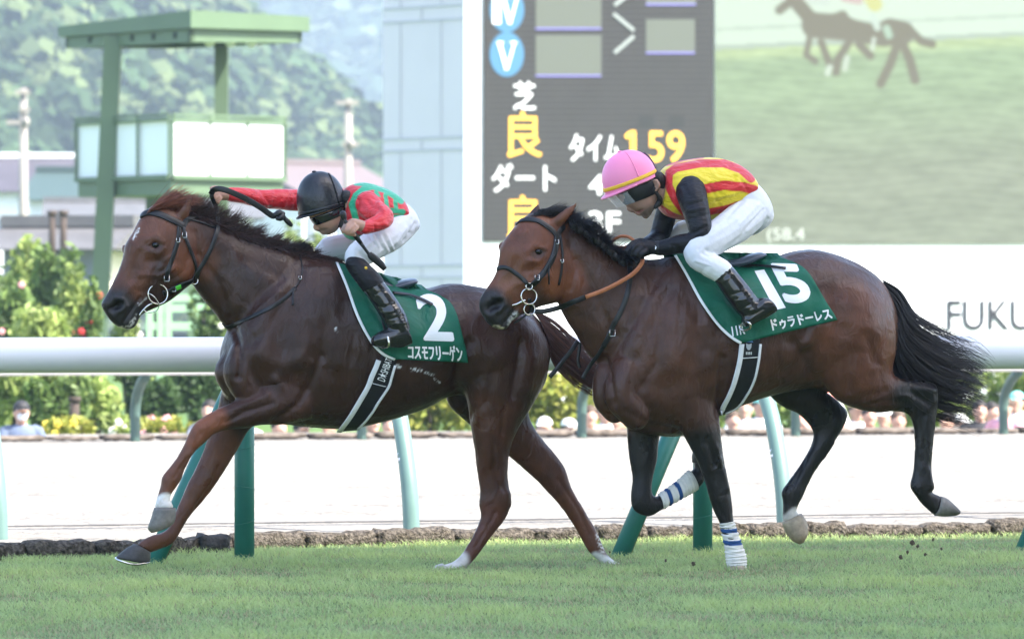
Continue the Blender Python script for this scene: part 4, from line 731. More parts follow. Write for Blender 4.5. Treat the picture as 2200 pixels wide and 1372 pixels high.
for px, lab in ((935, 'clipped bright green hedge under the belly of the leading horse'), (1205, 'clipped bright green hedge behind the tail of the leading horse'), (1480, 'clipped hedge behind the chest of the following horse'), (1760, 'clipped hedge between the hind legs of the following horse'), (2010, 'clipped hedge behind the black tail'), (2200, 'clipped hedge at the right edge of the picture')):
    shrub('hedge', lab, 'hedge', px, 765, 950, 76, 250, 'yellow' if px < 1300 else 'bright', 3000, .065, group='clipped hedges beyond the dirt track', lobes=26, depth=1.0)
# white garden arch at right and pale green garden frame at left
t = thing('garden_arch', P(2145, 930, 84), 'white garden arch with square opening behind the black tail', 'garden arch'); mb = MB(); d = 84
for x in (2120, 2170): mb.bar(P(x, 930, d), P(x, 795, d), .2, .12)
mb.bar(P(2108, 800, d), P(2182, 800, d), .12, .26); mb.bar(P(2120, 862, d), P(2170, 862, d), .12, .3); mb.build('frame', WPANEL, t, smooth=False)
mb = MB()
for x in (2132, 2158): mb.bar(P(x, 846, d), P(x, 806, d), .04, .05)
mb.build('slat', WPANEL, t, smooth=False)
t = thing('garden_trellis', P(385, 900, 88), 'pale green timber trellis frame behind the chin of the leading horse', 'trellis'); mb = MB(); d = 88
PG = mat('pale_green_timber', (.28, .45, .27), rough=.6, var=.05)
for x in (322, 345, 362, 430, 470): mb.bar(P(x, 900, d), P(x, 636, d), .1, .1)
mb.build('post', PG, t, smooth=False); mb = MB()
for y in (640, 662, 700): mb.bar(P(312, y, d), P(480, y, d), .08, .12)
mb.build('crossbar', PG, t, smooth=False)
for px, y0, y1, lab in ((112, 455, 520, 'dark wooden post before the pavilion, left of its neighbour'), (136, 455, 515, 'reddish wooden post before the pavilion, right of its neighbour'), (160, 855, 945, 'weathered brown garden stake right of the man in a black cap')):
    mb = MB(); dd = 124 if y0 < 800 else 70; mb.tube([P(px, y1 + 60, dd), P(px, y0, dd)], .075 if y0 < 800 else .06, 10); mb.tube([P(px, y0 + 8, dd), P(px, y0 - 3, dd)], .11 if y0 < 800 else .08, 10); tag(mb.build('wooden_post', mat_bark), lab, 'post', 'wooden garden posts')
# ---------------------------------------------------------------- tack
def drape(S, fr, left, right, rows, cols, off, wrinkle=.004, mirror=True, relax=2):
    L = catmull(np.asarray(left, float), 8); Rr = catmull(np.asarray(right, float), 8)
    def at(c, q): d = np.r_[0, np.cumsum(np.hypot(*np.diff(c, axis=0).T))]; x = q * d[-1]; return np.array([np.interp(x, d, c[:, 0]), np.interp(x, d, c[:, 1])])
    G = np.zeros((rows, cols, 3)); ok = np.zeros((rows, cols), bool); XY = np.zeros((rows, cols, 2))
    for i in range(rows):
        a, b = at(L, i / (rows - 1)), at(Rr, i / (rows - 1))
        for j in range(cols):
            p = a + (b - a) * j / (cols - 1); XY[i, j] = p; h = S.hit(p[0], p[1], off)
            if h is not None: G[i, j] = h[0]; ok[i, j] = True
    for j in range(cols):
        gi = np.where(ok[:, j])[0]
        for i in range(rows):
            if not ok[i, j]: k = gi[np.argmin(abs(gi - i))]; G[i, j] = P(XY[i, j, 0], XY[i, j, 1], G[k, j][1])
    for _ in range(relax):
        D = G[..., 1].copy(); D[1:-1, 1:-1] = np.minimum(D[1:-1, 1:-1], (D[:-2, 1:-1] + D[2:, 1:-1] + D[1:-1, :-2] + D[1:-1, 2:]) / 4)
        for i in range(rows):
            for j in range(cols): G[i, j] = P(XY[i, j, 0], XY[i, j, 1], D[i, j])
    ii, jj = np.mgrid[0:rows, 0:cols]; wv = wrinkle * (np.sin(jj * .55 + ii * .22 + 1.5 * np.sin(ii * .19)) + .6 * np.sin(jj * .21 - ii * .4 + 2 * np.sin(jj * .16))); G = G - (wv[..., None] + wrinkle) * fr.n
    full = G
    if mirror:
        top = G[0]; mid = top - fr.lat(top)[:, None] * fr.n; mid = mid + (0, 0, .02); far = G - 2 * fr.lat(G)[..., None] * fr.n
        full = np.concatenate([far[::-1], mid[None], G], 0)
    r, c = full.shape[:2]; f = [(i * c + j, (i + 1) * c + j, (i + 1) * c + j + 1, i * c + j + 1) for i in range(r - 1) for j in range(c - 1)]
    return full.reshape(-1, 3), f, G
def print_on(par, S, s, quad, bold=0, off=.003, m=PRINT, sub=2, name='lettering'):
    V, f = text_mesh(s, 0, sub) if s else (np.array([(i / 3, j / 12) for j in range(13) for i in range(4)]), [(j * 4 + i, j * 4 + i + 1, j * 4 + i + 5, j * 4 + i + 4) for j in range(12) for i in range(3)]); TL, TR, BL, BR = (np.array(q, float) for q in quad); mb = MB(); offs = [(0, 0)] + ([(bold * math.cos(a), bold * math.sin(a)) for a in np.arange(8) * math.pi / 4] if bold else [])
    for k, (dx, dy) in enumerate(offs):
        q = [(TL * (1 - u) + TR * u) * v + (BL * (1 - u) + BR * u) * (1 - v) + (dx, dy) for u, v in V]; W = []; last = 29.5
        for p in q:
            h = S.hit(p[0], p[1], off + k * .00025)
            if h is not None: last = h[0][1]
            W.append(h[0] if h is not None else P(p[0], p[1], last))
        mb.add(W, f)
    return mb.build(name, m, par, smooth=False)
def cloth(fr, S, left, right, at, label):
    V, f, G = drape(S, fr, left, right, 34, 40, .016, .006); t = thing('number_cloth', fr.p(*at), label, 'number cloth'); obj('cloth', V, f, GREENCLOTH, t, solid=.004); cs = Surf(V, f)
    L = catmull(np.asarray(left, float), 6); p, n = hits(cs, [(x + 2.5, y) for x, y in left], .004); mb = MB(); strap(mb, p, n, .014, .005); mb.build('piping', PRINT, t)
    return t, cs
NC1, CS1 = cloth(H1, S1, [(721,565),(742,615),(765,678),(792,730),(818,758),(846,771)], [(918,624),(948,636),(973,658),(992,715),(1005,779)], (860, 640, 0), 'green saddle number cloth printed with a white 2 on the leading horse')
NC2, CS2 = cloth(H2, S2, [(1448,549),(1472,590),(1505,649),(1538,696),(1566,722),(1590,737)], [(1676,552),(1725,574),(1755,615),(1778,655),(1798,687)], (1600, 600, 0), 'green saddle number cloth printed with a white 15 on the following horse')
print_on(NC1, CS1, '2', ((893,638),(957,634),(912,728),(972,730)), 3.4, name='number')
print_on(NC1, CS1, 'コスモフリーゲン', ((877,740),(990,743),(877,770),(995,776)), .9)
print_on(NC2, CS2, '', ((1621,583),(1642,580),(1665,666),(1688,661)), 0, name='number')
print_on(NC2, CS2, '5', ((1650,570),(1715,572),(1692,650),(1745,644)), 3.6, name='number')
print_on(NC2, CS2, 'ドゥラドーレス', ((1655,687),(1780,664),(1660,710),(1788,684)), .9)
print_on(NC2, CS2, '11R', ((1571,702),(1596,697),(1574,722),(1600,717)), .5)
SEAT = mat('saddle_leather', (.07, .085, .12), rough=.28, spec=.5, bump=.1, bscale=80)
BAND = mat('girth_web', (.012, .012, .013), rough=.6, spec=.3, bump=.4, bscale=160, bdist=.003)
def merge_surf(*parts):
    V = []; f = []; n = 0
    for v, ff in parts: V.append(v); f += [tuple(i + n for i in q) for q in ff]; n += len(v)
    return Surf(np.vstack(V), f)
def saddle(fr, S, CS, label, seat, left, right, wl, wr, leather, tailstrap, iron, foot_o):
    t = thing('saddle', fr.p(seat[1][0], seat[1][1], 0), label, 'saddle'); mb = MB(); mb.loft(fr, seat, n=20, sub=4); mb.build('seat', SEAT, t)
    V, f, G = drape(S, fr, left, right, 22, 9, .012, .0, mirror=False, relax=0); g = obj('girth', V, f, BAND, t, solid=.006); gs = Surf(V, f)
    for q in (wl, wr):
        p, n = hits(S, q, .018); mb = MB(); strap(mb, p, n, .026 if q is wl else .013, .008); mb.build('girth_piping', WHITE_CLOTH, g)
    p, n = hits(CS, leather, .03); mb = MB(); strap(mb, p, n, .016, .004); mb.build('stirrup_leather', LEATHER, t)
    p, n = hits(CS, tailstrap, .014); mb = MB(); strap(mb, p, n, .018, .004); mb.build('strap_end', LEATHER, t)
    mb = MB(); q = [fr.p(x, y, o) for x, y, o in iron]; mb.tube(q, .0065, 8, sub=4); mb.build('stirrup', STEEL, t)
    return t, g, gs
SD1, G1, GS1 = saddle(H1, S1, CS1, 'small dark racing saddle with a black girth on the leading horse', [(775,560,772,590,0,.07),(800,588,800,612,0,.09),(832,606,834,626,0,.10),(862,600,864,622,0,.105),(884,597,886,613,0,.09),(894,601,893,607,0,.05)],
 [(822,750),(812,780),(798,812),(775,852),(752,890),(730,921)], [(856,750),(848,785),(832,822),(808,862),(785,895),(765,918)], [(812,773),(802,800),(779,846),(753,888),(729,920)], [(848,784),(836,822),(812,860),(790,892),(768,915)],
 [(783,612),(798,648),(815,685),(826,716)], [(842,632),(875,636),(905,646),(928,658)], [(826,712,-.39),(816,726,-.35),(813,741,-.35),(824,746,-.38),(835,742,-.43),(834,727,-.43),(826,712,-.39)], -.38)
SD2, G2, GS2 = saddle(H2, S2, CS2, 'small dark racing saddle with a black girth on the following horse', [(1500,552,1500,575,0,.07),(1540,556,1540,580,0,.09),(1575,556,1578,576,0,.10),(1605,546,1608,567,0,.105),(1630,541,1632,556,0,.09),(1641,545,1641,551,0,.05)],
 [(1592,720),(1590,750),(1583,790),(1570,830),(1556,862),(1546,888)], [(1632,720),(1628,760),(1619,805),(1604,840),(1584,868),(1562,882)], [(1591,738),(1587,772),(1577,812),(1562,850),(1544,888)], [(1631,738),(1627,775),(1617,815),(1600,847),(1580,870),(1556,882)],
 [(1528,598),(1553,625),(1578,653),(1590,678),(1601,698)], [(1585,573),(1620,574),(1655,576),(1688,580)], [(1601,690,-.41),(1592,697,-.36),(1590,706,-.36),(1601,709,-.39),(1612,703,-.43),(1610,694,-.44),(1601,690,-.41)], -.39)
print_on(G1, GS1, 'D★SHIBATA', ((807,812),(829,760),(826,819),(844,766)), .15, .008)
def emblem():
    mb = MB(); Q = lambda x, y: GS2.hit(x, y, .008)[0]
    def poly(pts, m, nm): flat(nm, [GS2.hit(x, y, .007 + .001 * (len(nm) % 3), None)[0] for x, y in pts], m, G2)
    poly([(1599,735),(1602,728),(1608,725),(1614,728),(1617,735)], mat('emblem_blue', (.06, .16, .38), rough=.6), 'emblem_cap')
    poly([(1602,737),(1608,739),(1614,737),(1613,746),(1610,751),(1606,751),(1603,746)], mat('emblem_grey', (.4, .42, .45), rough=.6), 'emblem_shield')
    for k in range(4): poly([(1602 + k * 3.3, 755), (1602 + k * 3.3, 761), (1604.2 + k * 3.3, 761), (1604.2 + k * 3.3, 755)], mat('emblem_white', (.6, .6, .6), rough=.6), 'emblem_bar')
emblem()
p, n = hits(GS2, [(1590,769),(1605,768),(1628,766)], .008, 4); mb = MB(); strap(mb, p, n, .004, .002); mb.build('stitching', PRINT, G2)
p, n = hits(GS1, [(800,822),(815,826),(830,830)], .008, 4); mb = MB(); strap(mb, p, n, .003, .002); mb.build('stitching', PRINT, G1)
# ---- bridles
def part_strap(par, name, S, pts, w, off=.004, thick=.006, m=LEATHER):
    p, n = hits(S, pts, off); mb = MB(); strap(mb, p, n, w, thick); return mb.build(name, m, par)
def air_strap(par, name, fr, pts, w, thick=.006, m=LEATHER):
    q = catmull(np.array([fr.p(x, y, o) for x, y, o in pts]), 6); n = np.tile(-fr.n, (len(q), 1)); mb = MB(); strap(mb, q, n, w, thick); return mb.build(name, m, par)
def bit_ring(par, S, px, py, rpx, r=.004, sx=1.0, off=.012, name='bit_ring'):
    h = S.hit(px, py, off) or S.hit(px - 6, py - 8, off); mb = MB(); ring(mb, h[0], (.25, -1, .05), rpx / 415, r, sx=sx); return mb.build(name, STEEL, par)
def buckle(par, S, px, py, w=.02):
    h = S.hit(px, py, .010, None)[0]; mb = MB(); mb.tube([h + np.array(d) * w for d in ((-.5, 0, -.6), (.5, 0, -.6), (.5, 0, .6), (-.5, 0, .6), (-.5, 0, -.6))], .0028, 6); mb.build('buckle', STEEL, par)
BR1 = thing('bridle', H1.p(350, 560, 0), 'black bridle with a green tag and black reins on the leading horse', 'bridle')
part_strap(BR1, 'browband', S1, [(302,466),(312,459),(326,457),(346,462),(366,471),(384,480),(393,486)], .034, thick=.010)
part_strap(BR1, 'headpiece', S1, [(393,486),(400,474),(410,468),(424,465)], .028)
part_strap(BR1, 'cheek_strap', S1, [(385,484),(383,512),(374,543),(363,575),(356,600)], .022)
part_strap(BR1, 'throat_lash', S1, [(394,487),(398,510),(408,535),(418,562),(420,584),(410,604)], .018)
cs = part_strap(BR1, 'chin_strap', S1, [(350,630),(366,624),(384,613),(402,606),(413,601)], .028, off=.006, thick=.010)
p, n = hits(S1, [(376,617),(382,613.5),(387,611.5)], .016, 4); mb = MB(); strap(mb, p, n, .026, .004); mb.build('green_tag', mat('green_tag', (.10, .62, .05), rough=.5), cs)
bit_ring(BR1, S1, 338, 630, 21); bit_ring(BR1, S1, 414, 601, 7, .0035); buckle(BR1, S1, 357, 596, .026); buckle(BR1, S1, 372, 619, .02); buckle(BR1, S1, 395, 506, .022); buckle(BR1, S1, 382, 516, .018)
mb = MB(); c = S1.hit(325, 640, .02)[0]; mb.tube([c + np.array(d) for d in ((-.02,0,.03),(.0,-.01,.02),(.02,-.01,.0),(.035,-.005,-.03),(.02,0,-.06),(-.02,.0,-.07),(-.045,.0,-.055))], .0028, 7, sub=4); mb.build('bit_loop', STEEL, BR1)
mb = MB(); p0, n0 = hits(S1, [(297,676),(303,668),(315,656),(330,648)], .008); mb.tube(p0, .006, 8); mb.build('mouthpiece', STEEL, BR1)
RN1a = part_strap(BR1, 'rein', S1, [(415,600),(432,572),(450,538),(462,507),(466,485)], .021, off=.018)
e1 = hits(S1, [(464,486),(466,485)], .018, 1)[0]; o1 = float(H1.lat(e1[-1]))
air_strap(BR1, 'rein', H1, [(466,487,o1),(468,468,o1 + .01),(464,445,o1 + .03),(456,425,-.06),(454,413,-.06)], .021)
air_strap(BR1, 'rein_end', H1, [(453,417,-.065),(460,408,-.10),(475,406,-.12),(497,413,-.13),(530,428,-.13),(560,446,-.13),(584,463,-.12),(592,462,-.12)], .030, .008)
mb = MB(); mb.chain(H1, [(590,462,-.12,5),(600,458,-.12,8),(606,464,-.11,7),(612,470,-.11,5),(619,477,-.11,6),(625,483,-.11,4.5)]); mb.chain(H1, [(596,470,-.13,4),(603,468,-.13,7),(608,459,-.12,5)]); mb.build('rein_knot', LEATHER, BR1)
p, n = hits(S1, [(398,469),(430,478),(462,490)], .006); mb = MB(); strap(mb, p, n, .010, .006); mb.build('crown_cord', LEATHER, BR1)
BC1 = thing('breast_strap', H1.p(560, 665, -.2), 'thin black breast strap round the chest of the leading horse', 'breast strap')
part_strap(BC1, 'strap', S1, [(477,694),(485,702),(500,699),(540,681),(580,661),(612,640),(634,619)], .021)
part_strap(BC1, 'cord', S1, [(634,619),(645,602),(650,580),(644,552),(625,534)], .006, thick=.005); part_strap(BC1, 'strap_end', S1, [(631,621),(630,638),(629,656)], .010, off=.008); buckle(BC1, S1, 645, 598, .014)
BR2 = thing('bridle', H2.p(1150, 580, 0), 'black bridle with a noseband and tan rubber reins on the following horse', 'bridle')
part_strap(BR2, 'browband', S2, [(1108,483),(1118,475),(1135,472),(1156,475),(1176,487),(1190,499),(1197,511)], .026, thick=.010)
part_strap(BR2, 'headpiece', S2, [(1196,510),(1203,496),(1212,486)], .026)
part_strap(BR2, 'noseband', S2, [(1070,578),(1079,574),(1093,577),(1110,588),(1125,601),(1134,613)], .022, thick=.010)
part_strap(BR2, 'cheek_strap', S2, [(1196,509),(1194,530),(1186,556),(1170,583),(1152,604),(1138,616)], .030, thick=.010)
part_strap(BR2, 'throat_lash', S2, [(1203,504),(1208,545),(1206,580),(1200,612)], .012); part_strap(BR2, 'strap_end', S2, [(1190,548),(1180,570),(1178,590),(1178,610)], .007, off=.012)
part_strap(BR2, 'chin_strap', S2, [(1136,640),(1140,662),(1126,680),(1104,694)], .018, off=.008)
bit_ring(BR2, S2, 1136, 613, 7, .0035); bit_ring(BR2, S2, 1134, 634, 17, .0042, off=.02); bit_ring(BR2, S2, 1134, 660, 12, .0038, off=.02); buckle(BR2, S2, 1154, 597, .022); buckle(BR2, S2, 1195, 520, .018); buckle(BR2, S2, 1206, 560, .014)
p0, n0 = hits(S2, [(1098,655),(1108,652),(1118,647),(1127,643)], .012); mb = MB(); mb.tube(p0, (np.linspace(.004, .008, len(p0))), 8); mb.build('mouthpiece', STEEL, BR2)
pa, na = hits(S2, [(1142,666),(1160,668),(1182,665),(1200,660)], .02); oa = float(H2.lat(pa[-1]))
air_strap(BR2, 'rein', H2, [(1142,667,float(H2.lat(pa[0]))),(1165,669,float(H2.lat(pa[len(pa)//2]))),(1200,661,oa),(1230,649,-.165),(1258,638,-.175)], .026)
air_strap(BR2, 'rein_grip', H2, [(1258,638,-.178),(1300,622,-.19),(1340,601,-.20),(1362,586,-.20),(1376,570,-.19),(1381,557,-.17),(1378,546,-.14)], .021, .009, TAN)
mb = MB(); mb.tube([H2.p(*q) for q in ((1310,534,.02),(1316,518,.0),(1332,508,-.03),(1350,509,-.06),(1364,519,-.09),(1370,528,-.10))], .0085, 10, sub=5); mb.build('rein_loop', TAN, BR2)
air_strap(BR2, 'rein_grip', H2, [(1306,536,-.02),(1325,534,-.04),(1350,532,-.08),(1366,530,-.10)], .022, .008, TAN)
air_strap(BR2, 'rein_end', H2, [(1324,551,-.04),(1338,545,-.08),(1356,548,-.12),(1370,559,-.15),(1374,568,-.15)], .030, .006)
NS2 = thing('neck_strap', H2.p(1320, 690, -.2), 'black buckled martingale neck strap hanging round the neck of the following horse', 'neck strap')
part_strap(NS2, 'strap', S2, [(1353,572),(1353,602),(1345,640),(1331,674),(1316,701),(1308,722),(1296,744)], .026); buckle(NS2, S2, 1316, 714, .028)
e2 = hits(S2, [(1297,742),(1296,744)], .006, 1)[0][-1]; oe = float(H2.lat(e2))
air_strap(NS2, 'strap', H2, [(1297,742,oe),(1285,762,oe + .02),(1270,782,oe + .05),(1258,800,oe + .06),(1252,813,oe + .06)], .020)
air_strap(NS2, 'strap_end', H2, [(1242,732,.0),(1228,752,-.01),(1210,774,-.02),(1196,792,-.02),(1181,810,-.02)], .022); air_strap(NS2, 'loop', H2, [(1247,735,.02),(1244,755,.02),(1242,775,.02),(1246,790,.02)], .016)
# ---- manes, forelocks, tails
def crest_hair(par, fr, crest, n, dirf, k=6, r=.0022, name='mane', m=HAIR_DARK, jit=5, seed=1, osp=.035):
    rg = np.random.default_rng(seed); C = catmull(np.asarray(crest, float), 8); mb = MB(); polys = []
    for _ in range(n):
        q = rg.random(); i = q * (len(C) - 1); a = int(min(i, len(C) - 2)); p = C[a] + (C[a + 1] - C[a]) * (i - a); o = rg.uniform(-osp, osp); p = p + rg.normal(0, jit * .4, 2); dx, dy, do, L, curl = dirf(q, rg); line = []
        for t in np.linspace(0, 1, k): line.append(fr.p(p[0] + dx * L * t + curl * t * t * L * dy, p[1] + dy * L * t + curl * t * t * L * (-dx) + abs(0), o + do * t))
        polys.append(line)
    hair(mb, polys, r); return mb.build(name, m, par, cols=mb.cols)
def clump(q, f): return .5 + .5 * math.sin(q * f + 1.3 * math.sin(q * f * .37))
def m1(q, rg):
    cl = clump(q, 70); L = (26 + 30 * cl) * rg.uniform(.55, 1.1) * (1.0 if q < .55 else max(.35, 1 - (q - .55) * 1.2)); a = R(rg.normal(-16 + 10 * q - 10 * cl, 11)); return math.cos(a), math.sin(a), rg.uniform(-.035, .02), L, rg.uniform(-.1, .3)
crest_hair(RH1, H1, [(398,453),(430,463),(462,477),(512,500),(573,523),(620,537),(672,546)], 3000, m1, seed=2, m=HAIR_BROWN, name='mane', osp=.03)
def m1b(q, rg): a = R(rg.normal(28, 12)); return math.cos(a), math.sin(a), rg.uniform(-.06, -.03), rg.uniform(14, 34), rg.uniform(-.1, .2)
crest_hair(RH1, H1, [(405,456),(460,478),(512,502),(573,525),(620,539),(690,551),(725,560)], 1500, m1b, seed=3, m=HAIR_BROWN, name='mane', osp=.045)
def m1c(q, rg): a = R(rg.normal(-30, 10)); return math.cos(a), math.sin(a), rg.uniform(-.02, .02), rg.uniform(20, 44), rg.uniform(-.5, .0)
crest_hair(RH1, H1, [(612,536),(628,538),(640,540)], 350, m1c, seed=4, m=HAIR_DARK, name='mane_tuft')
def f1(q, rg): a = R(rg.normal(-47 + 14 * q, 6)); return math.cos(a), math.sin(a), rg.uniform(-.05, .02), (38 + 40 * clump(q, 23)) * rg.uniform(.7, 1.15) * (1.05 - .35 * q), rg.uniform(-.5, -.05)
crest_hair(RH1, H1, [(316,458),(332,450),(352,446),(372,446),(392,448)], 1300, f1, seed=5, m=HAIR_RED, r=.0018, name='forelock', osp=.06)
def m2(q, rg):
    cl = clump(q, 26); a = R(rg.normal(62 - 40 * cl, 16)); return math.cos(a), math.sin(a), rg.uniform(-.13, -.08), (16 + 24 * cl) * rg.uniform(.6, 1.1), rg.uniform(-.7, .7)
crest_hair(RH2, H2, [(1212,462),(1238,474),(1262,492),(1290,514),(1320,538),(1345,548)], 2300, m2, seed=6, name='mane', osp=.05)
def m2b(q, rg): a = R(rg.normal(-20, 40)); return math.cos(a), math.sin(a), rg.uniform(-.05, .05), rg.uniform(6, 20), rg.uniform(-.9, .9)
crest_hair(RH2, H2, [(1212,458),(1238,472),(1262,486),(1282,492),(1300,520),(1325,541)], 900, m2b, seed=7, name='mane', osp=.05)
mb = MB(); bw = np.random.default_rng(3)
for i in range(9):
    q = i / 8; x, y = np.interp(q, (0, .4, 1), (1226, 1266, 1330)), np.interp(q, (0, .4, 1), (476, 500, 552)); mb.chain(H2, [(x, y, -.07, 5), (x + 5, y + 9, -.10, 8 + 2 * math.sin(i * 2)), (x + 12, y + 14, -.10, 6), (x + 16, y + 8, -.08, 3)])
mb.build('mane_braid', BRAID, RH2)
def f2(q, rg): a = R(rg.normal(-6 + 12 * q, 6)); return math.cos(a), math.sin(a), rg.uniform(-.03, .01), rg.uniform(30, 70) * (1 - .4 * q), rg.uniform(-.1, .25)
crest_hair(RH2, H2, [(1142,466),(1158,456),(1178,452),(1198,454)], 900, f2, seed=8, r=.002, name='forelock', osp=.05)
def f2b(q, rg): a = R(rg.normal(180, 50)); return math.cos(a), math.sin(a), rg.uniform(-.03, .03), rg.uniform(6, 14), rg.uniform(-.9, .9)
def tail(par, fr, up, lo, n, m, seed, r=.0022, frizz=8, o0=0, osp=.09):
    rg = np.random.default_rng(seed); U = catmull(np.asarray(up, float), 4); Lw = catmull(np.asarray(lo, float), 4); k = len(U); mb = MB(); polys = []; core = []
    for _ in range(n):
        s = np.clip(rg.normal(.5, .27), -.08, 1.08); cl = .06 * math.sin(s * 40 + seed); tt = np.linspace(0, 1, k)[:, None]; s2 = s + cl * tt + rg.normal(0, .03) * tt; q = U * (1 - s2) + Lw * s2; ph = rg.uniform(0, 6, 2); q = q + np.column_stack([np.sin(tt[:, 0] * 7 + ph[0]), np.sin(tt[:, 0] * 8 + ph[1])]) * frizz * tt ** 1.3 * rg.uniform(.2, 1)
        e = int(k * rg.uniform(.55, 1.0)); oo = rg.normal(0, osp); polys.append([fr.p(x, y, o0 + oo * min(1, .3 + i / k)) for i, (x, y) in enumerate(q[:max(e, 5)])])
    hair(mb, polys, r, .2); return mb.build('tail', m, par, cols=mb.cols)
tail(RH1, H1, [(1146,668),(1170,682),(1196,700),(1232,733),(1270,765),(1312,800),(1345,828)], [(1168,700),(1178,740),(1190,775),(1216,803),(1248,826),(1290,848),(1330,862)], 1500, HAIR_TAIL, 11, r=.002, frizz=11)
tail(RH2, H2, [(1898,606),(1932,634),(1962,684),(2004,712),(2050,735),(2095,752),(2140,782)], [(1912,664),(1916,740),(1926,800),(1965,858),(2018,890),(2066,902),(2112,918)], 3400, HAIR_DARK, 12, r=.0020, frizz=15)
# ---------------------------------------------------------------- jockeys
SK = (.40, .225, .16)
def helmet(par, fr, C, fdir, a, H, w, m, o=0, peak=.03, tip=None):
    f = np.array(fdir, float); f /= np.hypot(*f); up = np.array((f[1], -f[0])); up = up if up[1] < 0 else -up; secs = []
    for s in (-.04, .0, .12, .26, .4, .54, .66, .77, .86, .93, .975, .998):
        k = max(0, 1 - max(s, 0) ** 2.6) ** .5; c = np.array(C) + up * s * H - f * a * .05 * max(s, 0); A = c + f * a * k; B = c - f * a * k; secs.append((A[0], A[1], B[0], B[1], o, w * k))
    mb = MB(); mb.loft(fr, secs, n=36, sub=3); h = mb.build('helmet', m, par); c3 = fr.p(C[0], C[1], o); F3 = fr.p(C[0] + f[0] * a, C[1] + f[1] * a, o) - c3; U3 = fr.p(C[0] + up[0] * 50, C[1] + up[1] * 50, o) - c3; U3 /= np.linalg.norm(U3); fu = F3 / np.linalg.norm(F3)
    mb = MB(); rings = []
    for t in np.linspace(-1.5, 1.5, 25):
        p = c3 + F3 * math.cos(t) + fr.n * w * math.sin(t); e = max(.004, peak * math.cos(t) ** 1.2); d = fu * e - U3 * e * .35; r = p - U3 * .006; rings.append(np.array([r + U3 * .008 - fu * .006, r + d + U3 * .003, r + d - U3 * .004, r - U3 * .004 - fu * .006]))
    mb.rings(rings); mb.build('peak', m, h); return h, c3, F3, U3, w
def hband(h, z0, z1, m, name, fr, grow=1.03, t0=0, t1=2 * math.pi):
    ob, c3, F3, U3, w = h; mb = MB(); rings = []; n = 40
    for i in range(n + 1):
        t = t0 + (t1 - t0) * i / n; d = F3 * math.cos(t) + fr.n * w * math.sin(t); rings.append(np.array([c3 + d * grow + U3 * z0, c3 + d * (grow + .012) + U3 * (z0 * .8 + z1 * .2), c3 + d * (grow + .012) + U3 * (z0 * .2 + z1 * .8), c3 + d * (grow - .004) + U3 * z1, c3 + d * (grow - .06) + U3 * (z0 + z1) / 2]))
    mb.rings(rings); mb.build(name, m, ob)
def limb_mesh(fr, chains, lofts=(), voxel=.007, smooth=4, strokes=(), wr=0, seed=0):
    mb = MB()
    for c in chains: mb.chain(fr, c)
    for l in lofts: mb.loft(fr, l, n=24, sub=4)
    V, f = remesh(mb, voxel, smooth)
    if strokes: V = sculpt(V, f, strokes, fr)
    return V, f
def scale_chain(c, k): return [(x, y, o, r * k) for x, y, o, r in c]
def scale_loft(l, k): return [((ax + bx) / 2 + (ax - bx) / 2 * k, (ay + by) / 2 + (ay - by) / 2 * k, (ax + bx) / 2 - (ax - bx) / 2 * k, (ay + by) / 2 - (ay - by) / 2 * k, o, w * k) for ax, ay, bx, by, o, w in l]
CLEAR, ct, cb = nodes('clear_visor'); cb.inputs['Base Color'].default_value = (.95, .97, 1, 1); cb.inputs['Roughness'].default_value = .05; cb.inputs['Alpha'].default_value = .10; cb.inputs['Specular IOR Level'].default_value = .8
BREECH = mat('white_breeches_cloth', (.66, .66, .70), rough=.7, spec=.25, sheen=.1, bump=.5, bscale=26, bdist=.008)
LENS = mat('goggle_lens', (.01, .01, .012), rough=.05, spec=.9)
MIRL = mat('mirror_lens', (.5, .55, .6), rough=.08, metal=1)
# ---- first jockey
J1 = thing('person', H1.p(820, 600, 0), 'jockey in a red and green jacket and black helmet crouching with a raised whip hand', 'person')
j1_near_arm = [(788,438,-.15,29),(802,452,-.22,27),(824,466,-.32,23),(820,475,-.38,19),(805,482,-.40,17),(785,489,-.42,15)]
j1_far_arm = [(752,430,.16,26),(700,430,.20,24),(640,430,.20,24),(600,428,.17,22.5),(560,427,.12,20),(520,420,.06,17.5),(496,418,.03,16)]
j1_torso = [(742,404,730,478,0,.10),(757,396,738,500,0,.155),(785,392,755,516,0,.19),(820,402,790,513,0,.195),(846,415,825,502,0,.18),(862,431,850,492,0,.165),(869,450,862,480,0,.14)]
j1_hip = [(846,424,838,505,0,.15),(866,434,852,516,0,.165),(884,450,862,520,0,.165),(893,470,872,512,0,.14),(896,482,886,500,0,.09)]
j1_near_leg = [(866,482,-.10,33),(838,505,-.17,35),(808,523,-.23,33),(782,540,-.27,31),(766,553,-.28,27),(768,570,-.30,22),(778,584,-.31,20)]
j1_far_leg = [(850,490,.10,34),(800,515,.18,33),(750,530,.24,30),(705,536,.27,27),(700,560,.30,22),(710,590,.33,20)]
j1_boot = [(768,574,-.31,20),(782,592,-.33,22.5),(802,615,-.345,24),(826,648,-.36,25),(846,680,-.375,26),(858,704,-.38,24)]
j1_foot = [(868,694,886,738,-.385,.045),(858,688,862,747,-.385,.048),(838,702,836,746,-.385,.046),(814,712,812,745,-.38,.044),(800,722,799,742,-.375,.03)]
j1_boot_f = [(706,588,.33,19),(730,620,.36,22),(770,670,.37,23),(790,700,.38,22)]; j1_foot_f = [(805,700,815,735,.38,.04),(780,705,780,738,.38,.045),(750,720,748,738,.38,.04),(738,728,738,736,.38,.02)]
